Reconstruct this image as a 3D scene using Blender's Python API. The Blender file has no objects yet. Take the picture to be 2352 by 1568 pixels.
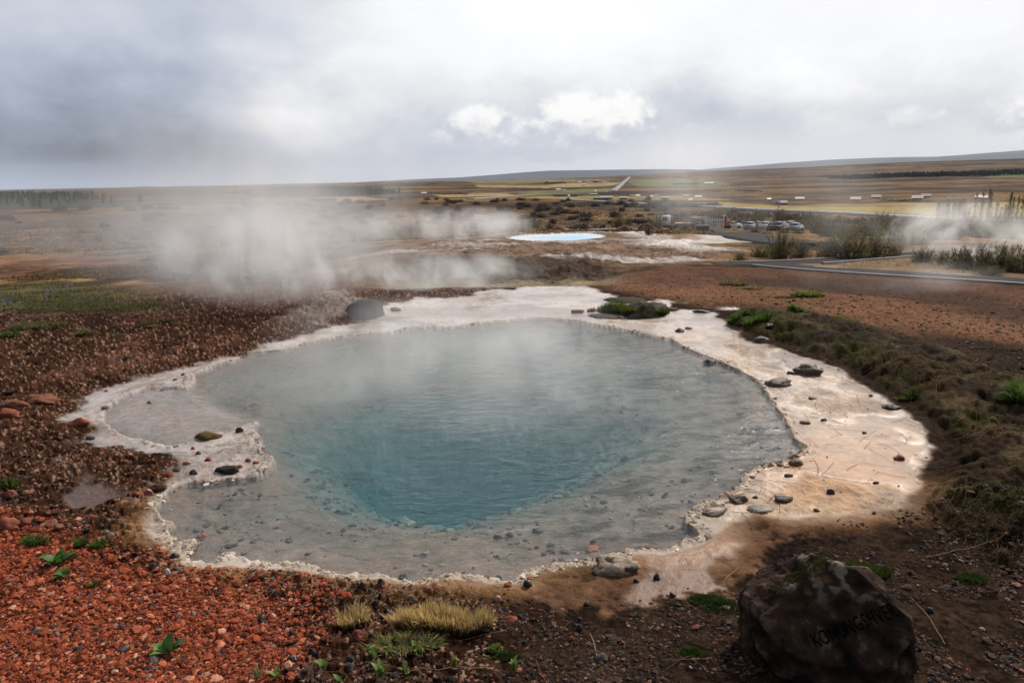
import bpy, bmesh, math, random
import numpy as np
from mathutils import Vector, Matrix
from mathutils.bvhtree import BVHTree
sc = bpy.context.scene
COL = sc.collection
R = math.radians

# ------------------------------------------------------------------ camera
CAM_H = 2.4
PITCH = math.atan(374 / 1568.0)
ROLL = R(1.07)
cd = bpy.data.cameras.new('camera')
cd.lens = 24.0; cd.sensor_width = 36.0; cd.clip_start = 0.05; cd.clip_end = 60000.0
cam = bpy.data.objects.new('camera', cd); COL.objects.link(cam)
_f = np.array([0, math.cos(PITCH), -math.sin(PITCH)]); _r0 = np.array([1.0, 0, 0]); _u0 = np.array([0, math.sin(PITCH), math.cos(PITCH)])
_r = math.cos(ROLL) * _r0 - math.sin(ROLL) * _u0
_u = math.sin(ROLL) * _r0 + math.cos(ROLL) * _u0
M = Matrix.Identity(4)
for i in range(3):
    M[i][0] = _r[i]; M[i][1] = _u[i]; M[i][2] = -_f[i]
M[2][3] = CAM_H
cam.matrix_world = M
sc.camera = cam

# ------------------------------------------------------------------ node helpers
class NT:
    def __init__(s, tree):
        s.t = tree; s.n = tree.nodes; s.l = tree.links
    def new(s, typ, **kw):
        nd = s.n.new(typ)
        for k, v in kw.items():
            if k.startswith('i_'):
                nd.inputs[k[2:].replace('_', ' ')].default_value = v
            else:
                setattr(nd, k, v)
        return nd
    def put(s, sock, v):
        if isinstance(v, bpy.types.NodeSocket): s.l.new(v, sock)
        elif v is not None: sock.default_value = v
    def m(s, op, a, b=None, c=None, clamp=False):
        nd = s.n.new('ShaderNodeMath'); nd.operation = op; nd.use_clamp = clamp
        s.put(nd.inputs[0], a)
        if b is not None: s.put(nd.inputs[1], b)
        if c is not None: s.put(nd.inputs[2], c)
        return nd.outputs[0]
    def sstep(s, v, a, b):
        nd = s.n.new('ShaderNodeMapRange'); nd.interpolation_type = 'SMOOTHSTEP'
        s.put(nd.inputs['Value'], v); s.put(nd.inputs['From Min'], a); s.put(nd.inputs['From Max'], b)
        return nd.outputs['Result']
    def mix(s, f, a, b, typ='MIX'):
        nd = s.n.new('ShaderNodeMix'); nd.data_type = 'RGBA'; nd.blend_type = typ
        s.put(nd.inputs[0], f); s.put(nd.inputs[6], a); s.put(nd.inputs[7], b)
        return nd.outputs[2]
    def noise(s, vec, scale, detail=4, rough=0.5, dist=0.0):
        nd = s.n.new('ShaderNodeTexNoise')
        nd.inputs['Scale'].default_value = scale; nd.inputs['Detail'].default_value = detail
        nd.inputs['Roughness'].default_value = rough; nd.inputs['Distortion'].default_value = dist
        if vec is not None: s.l.new(vec, nd.inputs['Vector'])
        return nd.outputs['Fac']
    def mapv(s, vec, scale=(1, 1, 1), loc=(0, 0, 0)):
        nd = s.n.new('ShaderNodeMapping'); nd.inputs['Scale'].default_value = scale; nd.inputs['Location'].default_value = loc
        s.l.new(vec, nd.inputs['Vector'])
        return nd.outputs['Vector']

# ------------------------------------------------------------------ sun, sky, exposure
SUN_AZ = R(38); SUN_EL = R(41)        # azimuth to the right of straight ahead (+Y)
sd = bpy.data.lights.new('sun', 'SUN'); sd.energy = 3.6; sd.angle = R(4); sd.color = (1.0, 0.93, 0.83)
sun = bpy.data.objects.new('sun', sd); COL.objects.link(sun)
_sv = Vector((math.sin(SUN_AZ) * math.cos(SUN_EL), math.cos(SUN_AZ) * math.cos(SUN_EL), math.sin(SUN_EL)))
sun.rotation_euler = _sv.to_track_quat('Z', 'Y').to_euler(); sun.location = (20, 20, 30)
w = bpy.data.worlds.new('World'); sc.world = w; w.use_nodes = True
T = NT(w.node_tree); T.n.clear()
sky = T.new('ShaderNodeTexSky'); sky.sky_type = 'NISHITA'; sky.sun_disc = False
sky.sun_elevation = SUN_EL; sky.sun_rotation = SUN_AZ; sky.air_density = 1.2; sky.dust_density = 2.0
tc = T.new('ShaderNodeTexCoord'); dirv = tc.outputs['Generated']
sx = T.new('ShaderNodeSeparateXYZ'); T.l.new(dirv, sx.inputs[0])
az = T.m('MULTIPLY', T.m('ARCTAN2', sx.outputs[0], sx.outputs[1]), 180 / math.pi)
el = T.m('MULTIPLY', T.m('ARCSINE', sx.outputs[2]), 180 / math.pi)
# clouds are laid out on the dome by azimuth and elevation in degrees
warp = T.noise(T.mapv(dirv, (1, 1, 2.2)), 3.0, 5, 0.55)
warp2 = T.noise(T.mapv(dirv, (1, 1, 1.6), (3, 1, 7)), 9.0, 8, 0.62)
azw = T.m('ADD', az, T.m('MULTIPLY', T.m('SUBTRACT', warp, 0.5), 34))
elw = T.m('ADD', el, T.m('MULTIPLY', T.m('SUBTRACT', warp, 0.5), 14))
def blob(a, e, ra, re, aa=azw, ee=elw):
    q = T.m('ADD', T.m('POWER', T.m('ABSOLUTE', T.m('DIVIDE', T.m('SUBTRACT', aa, a), ra)), 2.0), T.m('POWER', T.m('ABSOLUTE', T.m('DIVIDE', T.m('SUBTRACT', ee, e), re)), 2.0))
    return T.m('EXPONENT', T.m('MULTIPLY', q, -1.0))
azs = T.m('ADD', az, T.m('MULTIPLY', T.m('SUBTRACT', warp, 0.5), 18)); els = T.m('ADD', el, T.m('ADD', T.m('MULTIPLY', T.m('SUBTRACT', warp, 0.5), 5), T.m('MULTIPLY', T.m('SUBTRACT', warp2, 0.5), 3)))
# brightness of the overcast: bright ahead and to the right (thin cloud before the sun), grey to the left
bright = T.sstep(T.m('ADD', azw, T.m('MULTIPLY', elw, .45)), -34, 12)
side = T.sstep(T.m('ABSOLUTE', T.m('SUBTRACT', az, 25)), 150, 60)     # unseen sky behind, darkened to cut the fill light
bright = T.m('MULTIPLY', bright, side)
lum = T.m('ADD', 0.58, T.m('MULTIPLY', bright, 0.31))
lum = T.m('ADD', lum, T.m('MULTIPLY', T.m('SUBTRACT', warp, 0.5), 0.22))
lum = T.m('ADD', lum, T.m('MULTIPLY', T.m('SUBTRACT', warp2, 0.5), T.m('ADD', 0.10, T.m('MULTIPLY', T.sstep(el, 12.0, 3.0), 0.22))))
for a, e, ra, re, k in ((-29, 3.2, 16, 4.2, -0.25), (-21, 3.0, 11, 2.8, -0.20), (-34, 2.0, 14, 1.6, -0.08), (-24, 7.5, 10, 2.2, -0.09),
                        (-9, 8, 10, 6, 0.12), (-13, 3.5, 4, 5, 0.10), (-33, 12, 9, 3, 0.05), (-14, 23, 9, 6, -0.06), (8, 4.4, 13, 2.8, -0.27), (26, 3.8, 14, 2.6, -0.18), (-20, 12, 14, 5, -.06), (-3, 1.8, 10, 1.5, -0.10),
                        (22, 20, 24, 12, 0.06), (37, 26, 6, 4, -0.06), (6, 18, 14, 10, 0.06)):
    lum = T.m('ADD', lum, T.m('MULTIPLY', blob(a, e, ra, re, azs, els), k))
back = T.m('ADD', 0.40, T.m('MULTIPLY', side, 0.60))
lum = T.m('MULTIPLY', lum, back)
zen = T.m('SUBTRACT', 1.0, T.m('MULTIPLY', T.sstep(el, 34, 75), 0.25))  # unseen sky overhead dimmed as well, for less ambient fill
lum = T.m('MULTIPLY', lum, zen)
# heaped cumulus: sharp billowing tops
b3 = T.noise(T.mapv(dirv, (1, 1, 1.25), (2, 5, 1)), 20.0, 8, 0.62)
b4 = T.noise(T.mapv(dirv, (1, 1, 1.3), (9, 2, 4)), 55.0, 6, 0.6)
bil = T.m('ADD', T.m('MULTIPLY', T.m('SUBTRACT', b3, 0.5), 1.9), T.m('MULTIPLY', T.m('SUBTRACT', b4, 0.5), 0.9))
cum = None
for a, e, ra, re, k in ((4.8, 5.2, 2.7, 2.4, 1), (8.6, 4.9, 2.9, 2.1, 1), (6.3, 3.4, 5.8, 1.7, .9), (-2.4, 4.4, 2.9, 2.1, .95), (1.6, 3.5, 3.6, 1.6, .85), (-4.8, 2.6, 3.4, 1.4, .6), (2.5, 1.9, 7, .8, .6), (-13.5, 2.4, 3.8, 1.6, .4),
                        (29.5, 3.4, 2.4, 1.0, .5), (35.5, 3.4, 3.8, 1.5, .8), (23, 3.8, 2.4, .9, .3), (16, 3.3, 3.0, .9, .25), (-8.5, 2.0, 3.4, 1.2, .4)):
    q = T.m('ADD', T.m('POWER', T.m('ABSOLUTE', T.m('DIVIDE', T.m('SUBTRACT', az, a), ra)), 2.0), T.m('POWER', T.m('ABSOLUTE', T.m('DIVIDE', T.m('SUBTRACT', el, e), re)), 2.0))
    d = T.m('SUBTRACT', 1.0, T.m('SQRT', q))
    v = T.m('MULTIPLY', T.sstep(T.m('ADD', d, bil), 0.0, 0.62), k)
    cum = v if cum is None else T.m('MAXIMUM', cum, v)
shade = T.sstep(T.m('ADD', el, T.m('MULTIPLY', bil, 3.4)), 2.2, 5.0)
cumcol = T.mix(shade, (0.55, 0.58, 0.67, 1), (0.97, 0.965, 0.955, 1))
tint = T.mix(T.sstep(lum, 0.35, 0.88), (0.80, 0.895, 1.14, 1), (0.99, 0.995, 1.02, 1))
lumc = T.new('ShaderNodeCombineXYZ')
for i in range(3): T.l.new(lum, lumc.inputs[i])
over = T.mix(1.0, lumc.outputs[0], tint, 'MULTIPLY')
over = T.mix(cum, over, cumcol)
# a thin mist band right at the horizon
over = T.mix(T.m('MULTIPLY', T.sstep(el, 2.2, 0.0), 0.35), over, (0.56, 0.59, 0.67, 1))
skys = T.mix(1.0, sky.outputs[0], (0.10, 0.10, 0.10, 1), 'MULTIPLY')
fin = T.mix(0.95, skys, over)
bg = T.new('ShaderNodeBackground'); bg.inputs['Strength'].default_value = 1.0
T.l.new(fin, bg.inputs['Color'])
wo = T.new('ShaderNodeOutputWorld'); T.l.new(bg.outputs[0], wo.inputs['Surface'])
w.cycles.sampling_method = 'MANUAL'; w.cycles.sample_map_resolution = 512

sc.view_settings.view_transform = 'Standard'; sc.view_settings.look = 'None'
sc.view_settings.exposure = 0.12; sc.view_settings.gamma = 1.0
sc.render.engine = 'CYCLES'
cy = sc.cycles
cy.max_bounces = 6; cy.diffuse_bounces = 2; cy.glossy_bounces = 2; cy.transmission_bounces = 2; cy.transparent_max_bounces = 16
cy.volume_bounces = 3; cy.volume_step_rate = 1.6; cy.volume_max_steps = 96
cy.use_denoising = True; cy.use_adaptive_sampling = True; cy.adaptive_threshold = 0.02
cy.sample_clamp_indirect = 4.0; cy.caustics_reflective = False; cy.caustics_refractive = False

# ------------------------------------------------------------------ numeric helpers
def smooth(a, b, x):
    t = np.clip((x - a) / (b - a), 0, 1); return t * t * (3 - 2 * t)
def _hash(ix, iy, seed):
    h = (ix.astype(np.int64) * 374761393 + iy.astype(np.int64) * 668265263 + seed * 974634777) & 0xffffffff
    h = ((h ^ (h >> 13)) * 1274126177) & 0xffffffff
    return (h ^ (h >> 16)) & 0xffff
_GA = np.arange(65536) * (2 * math.pi / 65536.0)
_GX = np.cos(_GA).astype(np.float32); _GY = np.sin(_GA).astype(np.float32)
def pn(x, y, seed=0):
    x = np.asarray(x, float); y = np.asarray(y, float)
    fx = np.floor(x); fy = np.floor(y); ix = fx.astype(np.int64); iy = fy.astype(np.int64)
    u = x - fx; v = y - fy
    su = u * u * u * (u * (u * 6 - 15) + 10); sv = v * v * v * (v * (v * 6 - 15) + 10)
    def g(a, b, du, dv):
        h = _hash(a, b, seed); return _GX[h] * du + _GY[h] * dv
    n00 = g(ix, iy, u, v); n10 = g(ix + 1, iy, u - 1, v); n01 = g(ix, iy + 1, u, v - 1); n11 = g(ix + 1, iy + 1, u - 1, v - 1)
    a = n00 + su * (n10 - n00); b = n01 + su * (n11 - n01)
    return (a + sv * (b - a)) * 1.5
def fbm(x, y, wl, octs=4, seed=0, gain=0.5):
    """fractal noise about -1..1; wl = longest wavelength in metres"""
    s = 1.0 / wl; a = 1.0; o = 0.0; tot = 0.0
    for k in range(octs):
        o = o + a * pn(x * s + 17.3 * k, y * s - 9.1 * k, seed + k * 31); tot += a
        s *= 2.03; a *= gain
    return o / tot * 1.35
def cells(x, y, wl, seed=0):
    """distance to nearest jittered cell point (0..~1) and a random value for that cell"""
    x = x / wl; y = y / wl
    ix = np.floor(x).astype(np.int64); iy = np.floor(y).astype(np.int64)
    best = np.full(x.shape, 9.0); val = np.zeros(x.shape); sec = np.full(x.shape, 9.0)
    for i in (-1, 0, 1):
        for j in (-1, 0, 1):
            h = _hash(ix + i, iy + j, seed) / 65536.0; h2 = _hash(ix + i, iy + j, seed + 7) / 65536.0
            d = np.hypot(ix + i + h - x, iy + j + h2 - y)
            m = d < best
            sec = np.where(m, best, np.minimum(sec, d)); val = np.where(m, _hash(ix + i, iy + j, seed + 13) / 65536.0, val); best = np.where(m, d, best)
    return best, val, sec
def sdf(px, py, poly):
    """signed distance, positive inside"""
    p = np.asarray(poly, float); out = np.full(px.shape, 1e9); ins = np.zeros(px.shape, bool)
    n = len(p)
    for i in range(n):
        ax, ay = p[i]; bx, by = p[(i + 1) % n]
        ex, ey = bx - ax, by - ay; L = ex * ex + ey * ey + 1e-12
        t = np.clip(((px - ax) * ex + (py - ay) * ey) / L, 0, 1)
        out = np.minimum(out, (px - ax - t * ex) ** 2 + (py - ay - t * ey) ** 2)
        c = ((ay > py) != (by > py)) & (px < (bx - ax) * (py - ay) / (by - ay + 1e-12) + ax)
        ins ^= c
    d = np.sqrt(out); return np.where(ins, d, -d)

# ------------------------------------------------------------------ lie of the land
_D = np.array([0, 2, 2.8, 3.5, 4.2, 13, 15, 18, 22, 26, 35, 41, 50, 80, 110, 150, 200, 270, 350, 500, 700, 1000, 1500, 3000, 6000, 12000, 30000.])
_Z = np.array([.34, .26, .14, .05, .02, .02, -.02, -.16, -.33, -.52, -.95, -1.22, -1.75, -3.9, -6.0, -8.7, -11.1, -13.6, -14.1, -13.2, -12.8, -12.9, -13.5, -15.0, -18.5, -24, -40.])
_LD = np.log(_D + 1.0)
def _pchip():
    h = np.diff(_LD); d = np.diff(_Z) / h; m = np.zeros(len(_Z))
    for i in range(1, len(_Z) - 1):
        if d[i - 1] * d[i] > 0:
            w1 = 2 * h[i] + h[i - 1]; w2 = h[i] + 2 * h[i - 1]; m[i] = (w1 + w2) / (w1 / d[i - 1] + w2 / d[i])
    m[0] = d[0]; m[-1] = d[-1]; return m
_MZ = _pchip()
def hbase(x, y):
    x = np.asarray(x, float); y = np.asarray(y, float)
    d = np.hypot(x, y); q = np.log(d + 1)
    i = np.clip(np.searchsorted(_LD, q) - 1, 0, len(_D) - 2)
    h = _LD[i + 1] - _LD[i]; t = (q - _LD[i]) / h
    z = ((1 + 2 * t) * (1 - t) ** 2) * _Z[i] + t * (1 - t) ** 2 * h * _MZ[i] + t * t * (3 - 2 * t) * _Z[i + 1] + t * t * (t - 1) * h * _MZ[i + 1]
    # the plain climbs in long steps on the right, into low hills
    a = np.degrees(np.arctan2(x, np.maximum(y, 1e-6)))
    rise = smooth(2, 34, a) * (smooth(450, 1300, d) * 6 + smooth(1200, 1700, d) * 8 + smooth(1700, 2600, d) * 13 + smooth(2900, 3150, d) * 11)
    rise = rise + smooth(-2, 14, a) * smooth(1200, 3000, d) * 5 + smooth(-30, -8, a) * smooth(700, 2500, d) * 10
    back = (y < -1) * 0.0
    return z + rise + back
def at(vx, vy):
    """where the line of sight through a point of the survey photograph meets the land (photo laid out 2352 x 1568)"""
    vx = np.atleast_1d(np.asarray(vx, float)); vy = np.atleast_1d(np.asarray(vy, float))
    dx = (vx - 1176) / 1568.0; dy = -(vy - 784) / 1568.0
    D = _f[None] + dx[:, None] * _r[None] + dy[:, None] * _u[None]
    hd = np.hypot(D[:, 0], D[:, 1]); D = D / hd[:, None]
    ts = np.exp(np.linspace(math.log(1.0), math.log(15000), 3000))
    out = np.zeros((len(vx), 3))
    for k in range(len(vx)):
        z = CAM_H + D[k, 2] * ts; hb = hbase(D[k, 0] * ts, D[k, 1] * ts)
        w_ = np.nonzero(z < hb)[0]
        if len(w_) == 0: t = 15000.0
        elif w_[0] == 0: t = ts[0]
        else:
            lo, hi = ts[w_[0] - 1], ts[w_[0]]
            for _ in range(24):
                mid = .5 * (lo + hi)
                if CAM_H + D[k, 2] * mid < float(hbase(D[k, 0] * mid, D[k, 1] * mid)): hi = mid
                else: lo = mid
            t = hi
        out[k] = (D[k, 0] * t, D[k, 1] * t, 0); out[k, 2] = float(hbase(out[k, 0], out[k, 1]))
    return out
def P2(vp):
    vp = np.asarray(vp, float); return at(vp[:, 0], vp[:, 1])[:, :2]
def a1(vx, vy):
    p = at(vx, vy)[0]; return Vector(p)
# ------------------------------------------------------------------ survey outlines (photo 2352 x 1568) brought down to the land
WATER = P2([(430,887),(448,874),(443,859),(467,849),(493,836),(533,827),(573,809),(620,804),(660,800),(693,789),(727,780),(778,770),(848,760),(888,762),(935,752),(988,749),(1022,752),(1068,745),(1108,738),(1170,733),(1240,728),(1330,735),(1400,748),(1460,760),(1500,770),(1540,776),(1570,795),(1620,815),(1660,832),(1700,850),(1735,868),(1750,885),(1762,905),(1780,930),(1800,955),(1815,985),(1825,1005),(1850,1025),(1825,1046),(1790,1060),(1740,1070),(1715,1080),(1700,1100),(1680,1125),(1640,1145),(1600,1160),(1570,1180),(1568,1195),(1600,1212),(1605,1225),(1575,1235),(1560,1250),(1500,1255),(1450,1260),(1380,1280),(1300,1285),(1250,1293),(1215,1305),(1190,1322),(1140,1325),(1100,1316),(1050,1312),(1000,1320),(950,1328),(900,1323),(870,1310),(830,1313),(780,1316),(735,1306),(720,1295),(690,1288),(640,1290),(600,1288),(560,1275),(520,1268),(510,1283),(480,1290),(445,1286),(425,1275),(425,1262),(455,1240),(440,1235),(400,1245),(390,1225),(395,1200),(370,1185),(360,1160),(385,1125),(410,1110),(500,1100),(560,1095),(590,1090),(605,1078),(635,1052),(603,1037),(600,1014),(573,1009),(600,1002),(580,984),(593,962),(507,987),(450,1004),(427,1014),(393,1020),(360,1018),(333,1007),(283,997),(260,984),(233,960),(243,937),(267,914),(320,894),(367,887)])
LAGOON = P2([(440,880),(470,900),(520,930),(565,950),(593,965),(507,987),(450,1004),(427,1014),(393,1020),(360,1018),(333,1007),(283,997),(260,984),(233,960),(243,937),(267,914),(320,894),(367,887)])
DEEP = P2([(660,985),(700,1050),(760,1095),(790,1100),(850,1118),(920,1126),(990,1132),(1060,1130),(1140,1112),(1230,1085),(1310,1055),(1370,1020),(1420,985),(1430,945),(1340,925),(1200,890),(1000,872),(850,890),(750,925),(690,960)])
DEEP = DEEP.mean(0) + (DEEP - DEEP.mean(0)) * .92
SINTER = P2([(330,1190),(325,1215),(345,1235),(375,1250),(400,1270),(420,1295),(470,1302),(520,1302),(570,1300),(620,1307),(700,1312),(760,1325),(840,1327),(900,1335),(960,1338),(1050,1327),(1130,1336),(1190,1335),(1230,1312),(1300,1299),(1370,1295),(1450,1276),(1560,1266),(1600,1250),(1650,1230),(1680,1200),(1740,1180),(1830,1190),(1960,1180),(2080,1165),(2130,1100),(2165,1050),(2150,1000),(2110,960),(2060,920),(2000,885),(1940,850),(1880,825),(1820,808),(1770,790),(1700,770),(1670,740),(1660,722),(1760,724),(1740,712),(1590,706),(1560,690),(1500,688),(1400,668),(1330,655),(1270,648),(1240,655),(1180,664),(1150,657),(1060,672),(950,682),(880,692),(800,735),(740,745),(690,765),(600,795),(540,815),(450,833),(350,855),(290,870),(230,890),(190,910),(170,930),(120,965),(160,975),(200,985),(190,1000),(170,1020),(250,1030),(300,1040),(370,1050),(400,1060),(385,1080),(398,1100),(350,1140)])
SCORIA = P2([(-300,1190),(0,1195),(60,1205),(130,1225),(200,1250),(300,1265),(360,1285),(420,1320),(520,1345),(640,1360),(720,1380),(740,1420),(700,1480),(600,1568),(500,1720),(-700,1720)])
MUDPOOL = P2([(120,1112),(200,1088),(260,1097),(290,1120),(240,1160),(170,1172),(110,1148)])
MUDR = P2([(1180,1345),(1300,1300),(1450,1280),(1600,1240),(1680,1190),(1830,1180),(1960,1182),(1900,1200),(1850,1235),(1780,1290),(1720,1330),(1600,1352),(1450,1385),(1400,1420),(1280,1400)])
BANK = P2([(1665,722),(1690,716),(1760,728),(1870,733),(2000,757),(2080,785),(2150,800),(2300,860),(2500,930),(2600,1100),(2500,1300),(2300,1310),(2150,1195),(2100,1165),(2150,1110),(2178,1050),(2160,990),(2118,950),(2065,912),(2003,877),(1942,842),(1882,817),(1772,782),(1702,762),(1668,738)])
MEADOW = P2([(-300,655),(0,658),(110,645),(230,652),(320,680),(370,710),(250,717),(0,717),(-300,722)])
ROCKY = P2([(640,735),(700,700),(750,680),(800,676),(830,690),(800,720),(720,745)])
APRON = P2([(1440,538),(1500,545),(1560,550),(1640,542),(1700,545),(1760,551),(1700,556),(1640,562),(1700,576),(1600,582),(1520,572),(1440,558)])
BLESI_V = np.array([(1160,548),(1185,542),(1230,538),(1290,536),(1350,536),(1392,541),(1385,546),(1350,551),(1280,555),(1220,554),(1185,552)])
def on_level(vp, z):
    vp = np.asarray(vp, float); dx = (vp[:, 0] - 1176) / 1568.0; dy = -(vp[:, 1] - 784) / 1568.0
    D = _f[None] + dx[:, None] * _r[None] + dy[:, None] * _u[None]
    t_ = (z - CAM_H) / D[:, 2]; return D[:, :2] * t_[:, None]
ZB = float(a1(1280, 549).z) + 0.05     # level of the far milky pool
BLESI = on_level(BLESI_V, ZB)
MOUND = P2([(840,590),(960,560),(1080,543),(1200,533),(1400,533),(1480,540),(1600,560),(1700,580),(1650,600),(1480,610),(1430,618),(1250,604),(1100,602),(960,600),(880,598)])
SCARP = P2([(850,597),(960,601),(1100,603),(1250,606),(1350,610),(1435,622),(1400,627),(1250,632),(1050,632),(920,628),(830,612)])
DARKS = P2([(1690,640),(1800,636),(1950,640),(2150,655),(2400,690),(2600,760),(2600,790),(2300,735),(2150,705),(2000,683),(1850,668),(1720,652)])
PINK = P2([(-100,600),(60,592),(250,588),(380,582),(440,590),(350,604),(250,618),(120,622),(0,640),(-200,640)])
PINK2 = P2([(1300,628),(1600,612),(1750,612),(2000,625),(2400,655),(2700,690),(2700,830),(2352,790),(2100,760),(1900,730),(1770,716),(1600,700),(1500,688),(1400,668),(1280,645)])
TERR_B = P2([(1640,600),(1760,607),(1900,620),(2360,650),(2500,655),(2500,590),(2200,560),(2000,570),(1850,590)])
FIELDS = [  # far fields: outline, colour
    ([(1470,428),(1640,428),(1680,424),(1640,412),(1450,412),(1440,420)], (.105,.125,.05)),
    ([(1380,433),(1420,430),(1400,440),(1200,446),(1180,440)], (.12,.13,.055)),
    ([(1220,452),(1400,450),(1560,452),(1640,456),(1700,460),(1450,459),(1220,457)], (.20,.17,.07)),
    ([(1540,465),(1650,465),(1800,472),(2000,466),(2352,464),(2400,500),(2200,497),(1950,490),(1700,478)], (.25,.19,.09)),
    ([(1640,470),(1760,474),(2000,478),(2120,482),(2140,490),(1900,486),(1700,477)], (.23,.19,.075)),
    ([(2240,402),(2352,398),(2450,400),(2450,408),(2270,408)], (.09,.13,.05)),
    ([(1090,425),(1240,427),(1300,420),(1430,420),(1400,427),(1250,432),(1100,430)], (.28,.21,.13)),
    ([(1000,446),(1160,444),(1190,450),(1010,453)], (.30,.23,.14)),
    ([(730,455),(830,452),(900,458),(760,463)], (.28,.21,.12)),
    ([(1000,416),(1300,412),(1420,411),(1380,416),(1100,421)], (.14,.14,.07)),
]
FIELDS = [(P2(a), np.array(c) * (1.3, 1.22, 1.0)) for a, c in FIELDS]
FOREST = [P2(a) for a in ([(-200,444),(60,444),(180,446),(265,452),(300,470),(220,476),(80,478),(-200,482)], [(540,446),(620,438),(760,433),(850,436),(920,445),(850,453),(700,453),(600,455)], [(1880,407),(2050,400),(2260,395),(2400,390),(2400,399),(2250,406),(2050,410),(1950,413)])]
def band(sd, a, b): return smooth(a, b, sd)

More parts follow.
